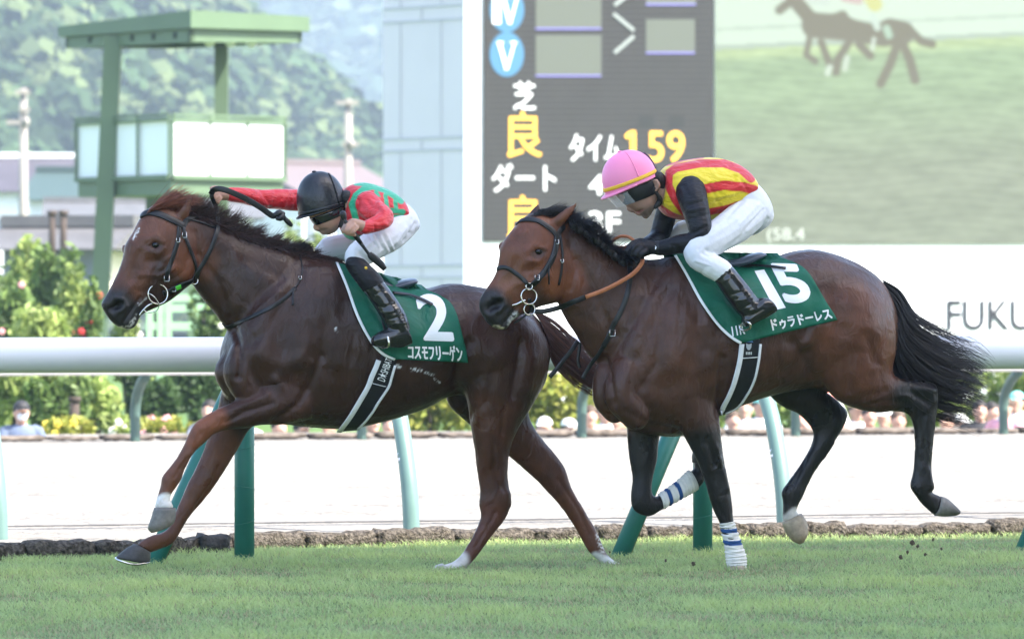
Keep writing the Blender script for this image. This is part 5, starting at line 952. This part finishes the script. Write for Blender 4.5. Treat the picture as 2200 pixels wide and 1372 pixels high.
j1_head = [(672,440,742,420,-.01,.062),(664,464,745,434,-.01,.074),(672,478,746,446,-.01,.074),(682,488,743,462,-.01,.07),(690,495,737,476,-.01,.062),(697,501,728,488,-.01,.05),(705,505,720,498,-.01,.03)]
hand1 = [[(786,489,-.42,12),(772,484,-.425,12.5),(758,480,-.43,11.5)],
 [(757,475,-.41,6),(746,479,-.425,5),(739,488,-.44,4.6),(736,496,-.445,4.2)], [(755,479,-.44,6),(745,486,-.455,5),(742,496,-.46,4.6),(746,502,-.45,4.2)], [(760,485,-.455,6),(751,493,-.47,5),(750,501,-.465,4.5),(755,504,-.45,4)], [(766,490,-.455,5.5),(759,498,-.47,4.6),(759,504,-.46,4),(763,505,-.45,3.6)], [(768,477,-.40,6),(755,484,-.39,5.2),(744,493,-.40,4.8),(737,498,-.415,4.2)]]
hand2 = [[(494,418,.03,12),(480,419,.02,12),(468,419,.015,11.5)], [(468,409,.0,6),(459,409,-.015,5),(455,416,-.02,4.6),(459,422,-.01,4)], [(466,414,-.01,6),(458,417,-.03,5),(457,424,-.03,4.6),(463,428,-.02,4)], [(468,422,-.015,5.6),(461,426,-.03,4.8),(463,432,-.025,4.2),(468,433,-.015,3.8)], [(473,427,-.01,5),(467,432,-.02,4.2),(469,436,-.015,3.6)], [(470,406,.03,6),(462,403,.04,5),(454,405,.03,4.6)]]
ch = [scale_chain(c, .7) for c in (j1_near_arm, j1_far_arm, j1_near_leg, j1_far_leg, j1_boot, j1_boot_f)] + hand1 + hand2 + [[(742,446,0,26),(735,462,0,25)], [(682,480,-.01,5),(678,488,-.01,6),(684,492,-.01,5.5)],[(690,496,-.01,4.5),(694,500,-.01,4.5)], [(690,495,-.01,5),(696,500,-.01,5)], [(744,428,-.082,5),(747,436,-.085,5.5),(744,445,-.08,3.5)]]
V, f = limb_mesh(H1, ch, [scale_loft(l, .76) for l in (j1_torso, j1_hip, j1_foot, j1_foot_f)] + [j1_head], .0048, 3, [([(688,496),(700,493)], 3, -.004), ([(744,432),(745,442)], 2.5, -.006), ([(700,484),(712,478)], 8, .003)], )
c = paint(V, SK, [([(689,497),(701,494)], 1.8, 1.5, (.36, .14, .11)), ([(690,500),(715,500),(735,484)], 6, 7, (.26, .17, .13)), ([(742,445),(760,470)], 14, 6, (.05, .04, .04), -.075, .2)], H1)
obj('body', V, f, SKIN, J1, cols=c)
RED, GRN = (.60, .022, .03), (.025, .34, .17)
sleeve_folds = [([(560,408),(574,432),(580,446)], 4, -.006),([(592,408),(588,440)], 4, -.005),([(618,414),(610,445)], 5, .005),([(634,418),(632,450)], 3, -.005),([(540,420),(575,440)], 5, .006),([(510,410),(545,430)], 4, -.004),
 ([(790,432),(800,446),(812,448)], 4, -.007),([(775,452),(790,470)], 5, .007),([(812,436),(826,452)], 4, .006),([(784,472),(800,470),(820,458)], 4, -.006),([(800,425),(812,430)], 3, -.005),([(838,440),(842,462)], 3, -.005),([(805,484),(806,496)], 2.5, -.006),([(770,430),(766,470)], 4, -.006),([(830,425),(858,445)], 4, -.005),([(760,508),(800,505)], 4, -.006),([(826,480),(840,490)], 5, .006)]
V, f = limb_mesh(H1, [j1_near_arm, j1_far_arm], [j1_torso], .006, 4, sleeve_folds)
torso = (-.30, .3)
gp = [([(764,468),(755,440),(764,420),(782,405),(801,401),(826,408),(844,419),(862,432)], 5.5, 2, GRN),([(764,394),(795,396),(812,403)], 4, 2, GRN),([(808,412),(819,434)], 3.6, 1.5, GRN),([(828,419),(832,447)], 3.8, 1.5, GRN),([(849,432),(852,453)], 3.8, 1.5, GRN),([(836,452),(866,455)], 5, 1.5, GRN),([(842,466),(864,466)], 5, 1.5, GRN),([(849,474),(848,486)], 4, 1.5, GRN),([(722,497),(751,513),(789,511),(826,498),(858,480)], 6, 2, GRN),([(757,440),(768,486)], 6, 2, GRN)]
c = paint(V, RED, [(*q, *torso) for q in gp], H1)
ap = catmull(np.array([[*H1.p(x, y, o), r / 412] for x, y, o, r in j1_near_arm]), 6); dd = np.min(np.linalg.norm(V[:, None, :] - ap[None, :, :3], axis=2) / ap[None, :, 3], axis=1)
slv = (dd < 1.16) & (H1.lat(V) < -.165); c = np.where(slv[:, None], np.array(RED), c)
obj('jacket', V, f, PAINTCLOTH, J1, cols=c)
wrk = [([(884 - 11 * i, 508 + 5 * i), (866 - 10 * i, 536 + 4 * i)], 2.0, -.004 if i % 2 else .0035) for i in range(7)] + [([(850 - 9 * i, 545 - 4 * i), (838 - 9 * i, 520 - 3 * i), (832 - 8 * i, 505)], 2.6, -.006 if i % 2 else .005) for i in range(6)] + [([(892,480),(870,520)], 4, -.006), ([(882,500),(850,540)], 3, -.006), ([(872,490),(850,525)], 3, .005), ([(770,540),(790,560)], 4, -.005), ([(756,560),(770,575)], 3, -.004), ([(884,470),(880,500)], 3, -.005), ([(760,548),(800,520)], 4, .004)]
V, f = limb_mesh(H1, [j1_near_leg, j1_far_leg], [j1_hip], .006, 4, wrk)
obj('breeches', V, f, BREECH, J1)
def boot(par, fr, shaft, foot, name='boot', strokes=(), topcol=None):
    V, f = limb_mesh(fr, [shaft], [foot], .006, 3, strokes); return obj(name, V, f, BOOT, par)
crk = [([(800,655),(826,660),(846,652)], 3.5, -.0035),([(812,672),(836,670),(858,662)], 3.5, .0035),([(816,688),(842,684),(866,678)], 3, -.0035),([(822,700),(848,696),(872,692)], 3, .0030),([(826,712),(856,706)], 3, -.0030),([(805,632),(835,622)], 3, -.0020)]
boot(J1, H1, j1_boot, j1_foot, strokes=crk); boot(J1, H1, j1_boot_f, j1_foot_f)
V, f = limb_mesh(H1, [scale_chain([(763,566,-.305,20),(774,580,-.32,21.5),(790,598,-.335,23.5),(800,610,-.343,24)], 1.08)], (), .006, 3); obj('knee_band', V, f, BLACKCLOTH, J1)
mb = MB(); mb.ball(H1.p(786, 576, -.375), (.008, .006, .010)); mb.build('gold_badge', mat('gold_badge', (.7, .45, .06), rough=.3, metal=.8), J1)
BLKH = mat('black_helmet_silk', (.008, .009, .013), rough=.36, spec=.5, bump=.5, bscale=32, bdist=.006, var=.2)
h1 = helmet(J1, H1, (694,449), (-.965,.26), 52.5, 82, .105, BLKH, -.01, .020); mb = MB(); top = h1[1] + h1[3] * (82 / 413) - h1[2] * .05; mb.ball(top, (.013, .013, .006)); mb.build('button', BLKH, h1[0])
hband(h1, .0, .014, BLKH, 'rim_seam', H1, 1.015)
mb = MB(); ob, c3, F3, U3, w = h1; mb.tube([c3 - F3 * (.5 + .05 * s) + U3 * s * 82 / 413 - H1.n * w * max(.02, (1 - s ** 2.6) - .25) ** .5 for s in np.linspace(.02, .86, 14)], .006, 6); mb.build('goggle_strap', BLACKCLOTH, ob)
mb = MB(); mb.loft(H1, scale_loft([(666,468,746,436,-.01,.079),(673,478,747,446,-.01,.079),(678,484,746,454,-.01,.076)], 1.035), n=30, sub=3); mb.build('goggles', LENS, J1)
mb = MB()
for t in range(500):
    pass
V, f = limb_mesh(H1, [[(744,424,-.06,16),(752,442,-.05,17),(750,462,-.05,16),(738,480,-.05,12)],[(742,424,.05,16),(752,444,.03,16),(748,462,.02,15)],[(735,450,-.082,3),(734,470,-.075,3),(722,492,-.05,3)]], (), .006, 3); obj('hair', V, f, mat('black_hair', (.012, .01, .009), rough=.5, bump=.6, bscale=200), J1)
WH1 = thing('whip', H1.p(745, 480, -.44), 'black padded riding whip held in the bare hand of the red jacketed jockey', 'whip'); mb = MB(); mb.chain(H1, [(737,460,-.43,7.5),(739,468,-.43,6.5)]); mb.tube([H1.p(x, y, o) for x, y, o in ((738,466,-.43),(748,488,-.44),(762,504,-.44),(775,522,-.43))], (.010, .012, .014, .011), 12, sub=3); mb.build('handle', LEATHER, WH1)
mb = MB(); mb.tube([H1.p(x, y, o) for x, y, o in ((775,522,-.43),(786,537,-.43),(793,546,-.43))], (.010, .008, .009), 10, sub=3); mb.build('shaft', LEATHER, WH1); mb = MB(); mb.loft(H1, [(789,545,797,541,-.43,.008),(792,555,806,546,-.43,.012),(810,571,822,560,-.43,.012),(823,582,831,574,-.43,.010)], n=14, sub=3); mb.build('flap', LEATHER, WH1)
# ---- second jockey
J2 = thing('person', H2.p(1560, 600, 0), 'jockey in a yellow and red striped vest and pink helmet crouching over the reins', 'person')
j2_near_arm = [(1484,410,-.155,34),(1489,430,-.21,32),(1497,458,-.25,29),(1504,490,-.28,26),(1504,512,-.285,22),(1486,521,-.27,22),(1462,524,-.24,21),(1436,530,-.20,18),(1416,534,-.17,16)]
j2_far_arm = [(1450,410,.17,28),(1434,450,.23,24),(1424,485,.25,23),(1412,512,.24,20),(1390,525,.12,16)]
j2_torso = [(1424,364,1416,446,0,.10),(1440,352,1434,464,0,.165),(1476,343,1468,473,0,.20),(1525,338,1522,473,0,.205),(1565,345,1562,462,0,.19),(1596,362,1588,442,0,.175),(1612,384,1603,424,0,.155),(1616,396,1608,414,0,.12)]
j2_hip = [(1580,375,1560,470,0,.16),(1608,382,1585,490,0,.175),(1632,404,1600,505,0,.175),(1648,430,1618,505,0,.15),(1655,455,1640,490,0,.10)]
j2_near_leg = [(1612,455,-.10,40),(1584,480,-.17,40),(1552,502,-.23,37),(1522,520,-.27,35),(1498,538,-.29,31),(1502,556,-.31,26),(1524,568,-.325,25),(1546,580,-.335,24)]
j2_far_leg = [(1590,460,.10,38),(1540,480,.18,36),(1490,500,.25,33),(1462,510,.28,30),(1470,545,.31,24),(1490,570,.33,22)]
j2_boot = [(1546,578,-.335,24),(1562,598,-.345,26),(1582,625,-.36,28),(1602,652,-.375,28),(1618,668,-.385,25)]
j2_foot = [(1650,640,1670,668,-.40,.045),(1632,640,1652,680,-.40,.05),(1612,652,1632,690,-.395,.05),(1597,676,1612,700,-.39,.044),(1592,690,1602,703,-.385,.028)]
j2_boot_f = [(1488,566,.33,21),(1520,610,.36,23),(1560,660,.38,23)]; j2_foot_f = [(1580,650,1600,685,.385,.04),(1555,665,1570,695,.385,.045),(1535,690,1545,705,.385,.03)]
j2_head = [(1328,388,1408,362,-.01,.064),(1324,418,1414,380,-.01,.077),(1334,432,1417,398,-.01,.077),(1346,442,1416,414,-.01,.072),(1360,451,1412,430,-.01,.063),(1372,458,1408,442,-.01,.053),(1382,464,1402,452,-.01,.038),(1390,466,1398,461,-.01,.02)]
glove = [[(1416,534,-.17,13),(1400,532,-.165,15),(1386,530,-.16,15)], [(1378,521,-.145,7.5),(1364,521,-.15,6.6),(1353,529,-.16,6),(1347,539,-.165,5.4)], [(1376,526,-.175,7.5),(1364,530,-.19,6.5),(1358,539,-.19,6),(1358,546,-.185,5.4)], [(1380,533,-.195,7),(1370,540,-.20,6.2),(1367,547,-.20,5.6),(1370,551,-.19,5)], [(1388,539,-.20,6.5),(1379,546,-.21,5.6),(1377,551,-.205,5),(1380,553,-.195,4.6)], [(1396,541,-.15,7),(1384,546,-.14,6.2),(1376,550,-.135,5.4)]]
hand_f = [[(1392,525,.12,13),(1378,526,.09,13)], [(1372,518,.07,6),(1362,520,.05,5.5),(1358,528,.04,5)], [(1370,524,.06,6),(1360,529,.04,5.5),(1360,537,.03,5)], [(1372,530,.06,6),(1364,536,.04,5.2),(1366,542,.03,4.6)], [(1376,535,.06,5.5),(1370,541,.05,4.8)], [(1384,518,.06,6),(1374,516,.04,5.2),(1366,520,.03,4.8)]]
ch = [scale_chain(c, .7) for c in (j2_near_arm, j2_far_arm, j2_near_leg, j2_far_leg, j2_boot, j2_boot_f)] + [scale_chain(c, .82) for c in glove + hand_f] + [[(1372,548,-.135,5.4),(1374,554,-.14,4.4)], [(1416,408,0,26),(1408,420,0,25)], [(1352,440,-.01,5),(1352,448,-.01,6),(1358,452,-.01,5)], [(1366,455,-.01,5),(1374,459,-.01,5.5)], [(1386,463,-.01,7)] * 2, [(1409,390,-.085,6),(1413,399,-.088,6.5),(1408,409,-.084,4.5)]]
ch = [c if c[0] != c[1] else [c[0], (c[0][0] + 2, c[0][1], c[0][2], c[0][3])] for c in ch]
V, f = limb_mesh(H2, ch, [scale_loft(l, .76) for l in (j2_torso, j2_hip, j2_foot, j2_foot_f)] + [j2_head], .005, 3, [([(1368,456),(1380,451)], 3, -.005), ([(1408,392),(1410,404)], 3, -.006), ([(1380,446),(1396,438)], 9, .004)])
c = paint(V, (.33, .19, .14), [([(1370,456),(1381,452)], 2, 1.5, (.30, .12, .10)), ([(1385,460),(1405,448)], 5, 6, (.22, .15, .12))], H2)
obj('body', V, f, SKIN, J2, cols=c)
YEL, RD2 = (.74, .56, .018), (.58, .02, .025)
V, f = limb_mesh(H2, (), [j2_torso], .006, 3, [([(1530,440),(1560,425),(1600,415)], 4, -.005),([(1535,425),(1575,418)], 4, .005),([(1525,400),(1545,440)], 4, -.005),([(1590,380),(1606,410)], 4, -.005),([(1545,455),(1580,440)], 4, -.004),([(1450,420),(1470,460)], 5, -.005),([(1560,360),(1600,385)], 4, .004),([(1438,390),(1450,440)], 4, .004)])
c = paint(V, YEL, [([(1471,457),(1450,428),(1436,398),(1437,372),(1452,361),(1505,351),(1555,351),(1592,364),(1614,384)], 8, 1.6, RD2),([(1515,406),(1555,398),(1598,402),(1620,408)], 9.5, 1.6, RD2),([(1520,456),(1562,448),(1592,438)], 6.5, 1.6, RD2),([(1428,356),(1471,343),(1510,338)], 2.2, 1.2, RD2),([(1412,442),(1444,463),(1470,472)], 6, 1.6, RD2),([(1428,360),(1422,385)], 3, 1.5, YEL)])
obj('vest', V, f, PAINTCLOTH, J2, cols=c)
arm_f = [([(1480,440),(1515,430)], 4, -.006),([(1478,452),(1518,446)], 4, .005),([(1484,470),(1520,462)], 4, -.005),([(1495,498),(1518,486)], 4, -.006),([(1488,508),(1508,500)], 4, .006),([(1460,390),(1482,420)], 5, -.004),([(1440,520),(1444,540)], 3, -.003)]
for ca, st in ((j2_near_arm, arm_f), (j2_far_arm, ())): V, f = limb_mesh(H2, [ca], (), .006, 4, st); obj('sleeve', V, f, BLACKCLOTH, J2)
V, f = limb_mesh(H2, glove, (), .0042, 2); g = obj('glove', V, f, BLACKCLOTH, J2)
mb = MB(); mb.chain(H2, [(1424,533,-.18,15.5),(1412,533,-.17,15.5)]); cf = mb.build('glove_cuff', LEATHER, J2); gs = Surf(mb.V(), mb.f); flat('white_mark', [gs.hit(x, y, .002, None)[0] for x, y in ((1405,524),(1407,531),(1401,536),(1409,536),(1411,531),(1408,528))], PRINT, cf)
V, f = limb_mesh(H2, hand_f, (), .0045, 2); obj('glove', V, f, BLACKCLOTH, J2)
w2 = [([(1640,450),(1600,495)], 3.5, -.005),([(1650,470),(1612,512)], 3.5, -.005),([(1628,440),(1590,480)], 4, .004),([(1580,470),(1530,505)], 6, .004),([(1600,500),(1560,535)], 4, -.004),([(1510,545),(1540,560)], 4, -.004),([(1495,560),(1530,572)], 3, .004),([(1595,430),(1560,470)], 4, -.004),([(1530,500),(1500,535)], 4, -.003),([(1550,540),(1580,530)], 3, -.004)]
V, f = limb_mesh(H2, [j2_near_leg, j2_far_leg], [j2_hip], .006, 4, [(q[0], q[1], q[2] * 1.2) for q in w2]); obj('breeches', V, f, BREECH, J2)
V, f = limb_mesh(H2, [scale_chain([(1524,569,-.325,25),(1538,576,-.33,25),(1550,583,-.338,24.5)], 1.06)], (), .006, 3); obj('breeches_cuff', V, f, WHITE_CLOTH, J2)
crk2 = [([(1570,632),(1592,628),(1610,612)], 3.5, -.0035),([(1580,648),(1602,642),(1622,626)], 3.5, .0035),([(1590,662),(1612,654),(1634,640)], 3, -.0035),([(1600,672),(1622,664),(1642,652)], 3, .0030),([(1608,682),(1640,664)], 3, -.0025),([(1545,602),(1575,580)], 2.5, -.0020),([(1552,608),(1580,586)], 2.5, .0020)]
boot(J2, H2, j2_boot, j2_foot, strokes=crk2); boot(J2, H2, j2_boot_f, j2_foot_f)
PINK = mat('pink_helmet_silk', (.86, .25, .44), rough=.42, spec=.4, bump=.12, bscale=30, bdist=.004)
h2 = helmet(J2, H2, (1356,395), (-.93,.37), 58.5, 73, .105, PINK, -.01, .032); hband(h2, .010, .030, mat('yellow_elastic', (.80, .46, .03), rough=.6), 'band', H2, 1.015); mb = MB(); mb.ball(h2[1] + h2[3] * (73 / 415) - h2[2] * .05, (.014, .014, .006)); mb.build('button', PINK, h2[0])
ob, c3, F3, U3, w = h2; mb = MB(); mb.tube([c3 - F3 * (.12 + .05 * s) + U3 * s * 73 / 415 - H2.n * w * max(.02, (1 - s ** 2.6) - .0144) ** .5 for s in np.linspace(.17, .985, 16)], .0035, 6); mb.build('seam_tape', PINK, ob)
mb = MB(); mb.tube([c3 - F3 * (1.0 * (1 - s ** 2.6) ** .5 + .05 * s) + U3 * s * 73 / 415 for s in np.linspace(.02, .7, 10)], .012, 8); mb.build('strap', mat('plum_strap', (.05, .01, .035), rough=.5), ob)
mb = MB(); mb.loft(H2, scale_loft([(1324,414,1414,378,-.01,.081),(1331,425,1417,390,-.01,.082),(1340,436,1418,402,-.01,.079),(1344,440,1412,412,-.01,.074)], 1.035), n=30, sub=3); V = mb.V(); gl = obj('goggles', V, mb.f, LEATHER, J2); gs = Surf(V, mb.f)
flat('lens', [gs.hit(x, y, .003, None)[0] for x, y in ((1366,424),(1372,420),(1380,418),(1384,424),(1382,434),(1376,434),(1370,429))], MIRL, gl)
V, f = limb_mesh(H2, [[(1414,382,-.05,15),(1420,396,-.03,16),(1420,410,-.02,15)],[(1405,402,-.088,3),(1414,420,-.08,4.5),(1418,432,-.06,7),(1408,444,-.055,6)],[(1396,405,-.086,2.2),(1412,419,-.082,2.6)]], (), .006, 3); obj('hair', V, f, mat('black_hair', (.012, .01, .009), rough=.5, bump=.6, bscale=200), J2)
rings = []
for q in np.linspace(0, 1, 5): rings.append(np.array([c3 + F3 * (.98 - .05 * q) * math.cos(t) + H2.n * w * .98 * math.sin(t) - U3 * (.02 + .06 * q) + np.array([.02, 0, 0]) * q for t in np.linspace(-1.1, 1.1, 16)]))
mb = MB(); mb.rings(rings, cap=False, close=False); mb.build('clear_visor', CLEAR, J2, solid=.002)
# ---------------------------------------------------------------- spectators
SHIRTS = {'white': (.72, .72, .72), 'pink': (.70, .33, .38), 'black': (.02, .02, .025), 'blue': (.10, .13, .20), 'coral': (.70, .25, .18), 'grey': (.3, .3, .32), 'cream': (.7, .6, .45), 'mint': (.3, .6, .5)}
HATS = {'black hair': (.014, .011, .01), 'white hat': (.75, .74, .72), 'straw hat': (.55, .4, .2), 'black cap': (.015, .015, .018), 'brown hair': (.06, .035, .02), 'mint cap': (.2, .55, .5)}
SM = {k: mat(k + '_shirt', v, rough=.8, var=.08, scale=6) for k, v in SHIRTS.items()}; HM = {k: mat(k.replace(' ', '_'), v, rough=.7) for k, v in HATS.items()}; TRO = [mat('dark_trousers', (.03, .035, .05), rough=.8), mat('beige_trousers', (.4, .33, .24), rough=.8)]
CSKIN = mat('spectator_skin', (.45, .27, .20), rough=.55); MASKM = mat('face_mask', (.75, .76, .78), rough=.8)
def person_meshes(pose):
    rg = random.Random(pose); B = lambda *p: np.array(p); h = 1.66; sh = 1.36; hipz = .84; a = rg.uniform(-.05, .05); tw = rg.uniform(.1, .5)
    el = [B(-.27, -.05 - .1 * tw, 1.10), B(.27, -.05 - .12 * tw, 1.10)]; wr = [B(-.20, -.12 - .26 * tw, .95 + .3 * tw * (pose % 2)), B(.22, -.14 - .24 * tw, .93 + .25 * tw)]; S_ = [B(-.175, 0, sh), B(.175, 0, sh)]; HJ = [B(-.085, 0, hipz), B(.085, .0, hipz)]; K = [B(-.10, -.03, .45), B(.10, -.04 + a, .45)]; AN = [B(-.11, .01, .07), B(.12, .02 + a, .07)]
    def fig(k, parts):
        mb = MB()
        if 'torso' in parts: mb.tube([B(0, 0, hipz - .05), B(0, 0, hipz + .08), B(0, .01, 1.05), B(0, 0, 1.25), B(0, 0, 1.38), B(0, 0, 1.43)], np.array((.135, .15, .135, .16, .13, .06)) * k, 16, sub=3); v = mb.v[-1]; v[:, 1] *= .72; v[:, 0] *= 1.1
        if 'head' in parts: mb.ball(B(0, -.01, 1.55), (.078, .095, .115), 16, 12); mb.tube([B(0, .01, 1.38), B(0, 0, 1.50)], (.06, .055), 12); mb.ball(B(0, -.105, 1.535), (.014, .018, .02), 8, 6); mb.ball(B(.078, .0, 1.545), (.012, .02, .03), 8, 6); mb.ball(B(-.078, .0, 1.545), (.012, .02, .03), 8, 6); mb.ball(B(0, -.06, 1.475), (.045, .04, .04), 10, 6)
        for i in (0, 1):
            if 'arm' in parts: mb.tube([S_[i] - (S_[i] - B(0, 0, sh)) * .3, S_[i], (S_[i] + el[i]) / 2, el[i]], np.array((.06, .06, .05, .042)) * k, 12, sub=2)
            if 'fore' in parts:
                mb.tube([el[i], (el[i] + wr[i]) / 2, wr[i]], np.array((.042, .038, .027)) * k, 12, sub=2); d = wr[i] - el[i]; d /= np.linalg.norm(d); mb.tube([wr[i], wr[i] + d * .09], (.03, .026), 8)
                for q in range(4): mb.tube([wr[i] + d * .08 + B((q - 1.5) * .017, 0, 0), wr[i] + d * (.14 + .01 * (q % 2)) + B((q - 1.5) * .019, -.01, -.012)], (.009, .007), 6)
                mb.tube([wr[i] + d * .03, wr[i] + d * .07 + B(.03 * (1 if i else -1) * -1, -.02, 0)], (.011, .008), 6)
            if 'leg' in parts: mb.tube([HJ[i], (HJ[i] + K[i]) / 2, K[i], (K[i] + AN[i]) / 2, AN[i]], np.array((.095, .085, .06, .055, .045)) * k, 12, sub=2)
            if 'foot' in parts: mb.tube([AN[i] + (0, .05, -.03), AN[i] + (0, -.05, -.035), AN[i] + (0, -.16, -.045)], (.045, .045, .03), 10)
        return mb
    V, f = remesh(fig(.88, ('torso', 'head', 'arm', 'fore', 'leg', 'foot')), .011, 2); sv, sf = remesh(fig(1.05, ('torso', 'arm')), .013, 2); tv, tf = remesh(fig(1.04, ('leg',)), .014, 2)
    hm = MB(); hm.ball(B(0, .012, 1.59), (.088, .105, .095), 16, 10); hv = hm.V(); hv[:, 2] = np.where(hv[:, 1] < -.03, np.maximum(hv[:, 2], 1.595), np.maximum(hv[:, 2], 1.50))
    cm = MB(); cm.ball(B(0, .0, 1.60), (.09, .11, .085), 16, 10); cv = cm.V(); cv[:, 2] = np.maximum(cv[:, 2], 1.595); cm = MB(); cm.add(cv, [tuple(q) for q in _ballf]); cm.rings([np.array([B(math.sin(t) * .075, -.085 - .03 * math.cos(t), 1.603), B(math.sin(t) * .085, -.10 - .085 * math.cos(t), 1.59), B(math.sin(t) * .085, -.10 - .085 * math.cos(t), 1.585), B(math.sin(t) * .075, -.085 - .03 * math.cos(t), 1.594)]) for t in np.linspace(-1.3, 1.3, 12)])
    return (V, f), (sv, sf), (tv, tf), (hv, hm.f), (cm.V(), cm.f)
_b = MB(); _b.ball((0, 0, 0), 1, 16, 10); _ballf = _b.f
def me_of(name, vf, m):
    me = bpy.data.meshes.new(name); me.from_pydata(np.asarray(vf[0]).tolist(), [], vf[1]); me.update(); me.polygons.foreach_set('use_smooth', [True] * len(me.polygons)); me.materials.append(m); return me
POSES = []
for k in range(3): b, s_, tr, hr, cp = person_meshes(k); POSES.append((me_of('body', b, CSKIN), me_of('shirt', s_, CSKIN), me_of('trousers', tr, CSKIN), me_of('hair', hr, CSKIN), me_of('cap', cp, CSKIN)))
def spectator(px, ytop, v, shirt, hat, label, pose=0, rz=0, mask=False, group='spectators behind the far edging'):
    r = np.array([(px - CX) / F, 1, 0]); y = ((ANC + RN * v) @ RN) / (r @ RN); z = CZ - (ytop - HY) * y / F - 1.68; b = POSES[pose % 3]
    t = thing('person', (r[0] * y, y, z), label, 'person', group); t.rotation_euler = (0, 0, R(rz)); hatted = 'cap' in hat or 'hat' in hat
    for nm, me, m in (('body', b[0], CSKIN), ('shirt', b[1], SM[shirt]), ('trousers', b[2], TRO[pose % 2]), ('hair', b[3], HM['black hair'] if hatted else HM[hat])) + ((('cap', b[4], HM[hat]),) if hatted else ()):
        o = bpy.data.objects.new(nm, me); COL.objects.link(o); o.parent = t; o.material_slots[0].link = 'OBJECT'; o.material_slots[0].material = m
    if mask: mb = MB(); mb.ball((0, -.075, 1.515), (.055, .045, .05), 12, 8); me = me_of('face_mask', (mb.V(), mb.f), MASKM); o = bpy.data.objects.new('face_mask', me); COL.objects.link(o); o.parent = t
spectator(46, 860, 29.0, 'blue', 'black cap', 'man in a black cap, white face mask and blue shirt beyond the far edging', 0, 12, True)
spectator(450, 858, 30.0, 'grey', 'black hair', 'dark haired spectator in grey behind the forearm of the leading horse', 1, -15)
CR = [(520,880,'white','straw hat','by the leading horse\'s far leg'),(600,905,'white','black hair','left of the green post under the leading horse'),(648,910,'black','black cap','crouching low under the leading horse\'s belly'),(708,898,'pink','black hair','right of the black capped one under the belly'),(800,893,'coral','brown hair','before the second goose-neck post under the belly'),(838,900,'cream','black hair','left of the pale leaning post under the belly'),
 (1170,905,'white','white hat','before the hedge under the leading horse\'s tail'),(1222,908,'white','white hat','beside the third goose-neck post'),(1268,880,'cream','brown hair','right of the third goose-neck post'),(1300,872,'white','straw hat','before the following horse\'s breast'),(1330,890,'pink','black hair','between the following horse\'s breast and foreleg'),
 (1575,890,'pink','brown hair','crouched right of the following horse\'s girth'),(1602,864,'white','brown hair','below the following horse\'s girth'),(1634,858,'white','mint cap','below the following horse\'s flank'),(1716,882,'black','black hair','left of the following horse\'s far hind leg'),(1752,800,'coral','black cap','tall between the following horse\'s hind legs'),(1772,825,'white','white hat','close to the following horse\'s near thigh'),
 (1838,868,'white','straw hat','behind the following horse\'s far hock'),(1868,880,'coral','black hair','under the following horse\'s gaskin'),(1900,884,'white','white hat','right of the coral one under the gaskin'),(1930,890,'cream','brown hair','left of the following horse\'s trailing hind leg'),(2035,892,'pink','black hair','right of the following horse\'s trailing hind leg'),(2062,898,'pink','white hat','below the tip of the black tail'),
 (2105,868,'black','black hair','under the white garden arch, leaning in'),(2130,872,'cream','black hair','right of the one in black under the white arch'),(2160,862,'pink','brown hair','by the white arch\'s right post'),(2185,850,'white','mint cap','at the right edge of the picture'),(2196,892,'coral','straw hat','lowest at the right picture edge')]
for i, (px, yt, sh, ht, where) in enumerate(CR): spectator(px, yt - 10, 29.2 + (i * 7 % 5) * .45, sh, ht, f'spectator in {sh} with {ht} {where}', i, random.uniform(-40, 40))
# turf clods thrown up by the hooves
CLOD = mat('clod_earth', (.09, .065, .045), rough=.95, var=.4, scale=60)
for px, py, r in ((1960,1165,5),(1972,1172,3.5),(2005,1158,3),(1950,1185,3),(2022,1178,2.6),(1988,1190,3.2),(1430,1203,3),(1490,1210,4),(2040,1150,2),(1935,1196,4),(1310,1185,2)):
    mb = MB(); p = H2.p(px, py, -.13); v, f = None, None; mb.ball(p, r / 415, 8, 6); V = mb.V() + RNG.normal(0, r / 415 * .25, (len(mb.V()), 3)); tag(obj('turf_clod', V, mb.f, CLOD, smooth=False), 'small brown clod of earth flying up behind the hooves of the following horse', 'turf clod', 'clods of turf in the air')
# ---------------------------------------------------------------- air
hz, ht, hb = nodes('haze_air'); out = ht.nodes['Material Output']; ht.nodes.remove(hb); pv = ht.nodes.new('ShaderNodeVolumePrincipled'); pv.inputs['Color'].default_value = (.68, .82, 1, 1); pv.inputs['Density'].default_value = .00028; pv.inputs['Anisotropy'].default_value = .1
ht.links.new(pv.outputs[0], out.inputs['Volume'])
mb = MB(); mb.box((60, 1470, 128), (2900, 3100, 264)); o = mb.build('haze', hz, smooth=False); tag(o, kind='stuff')
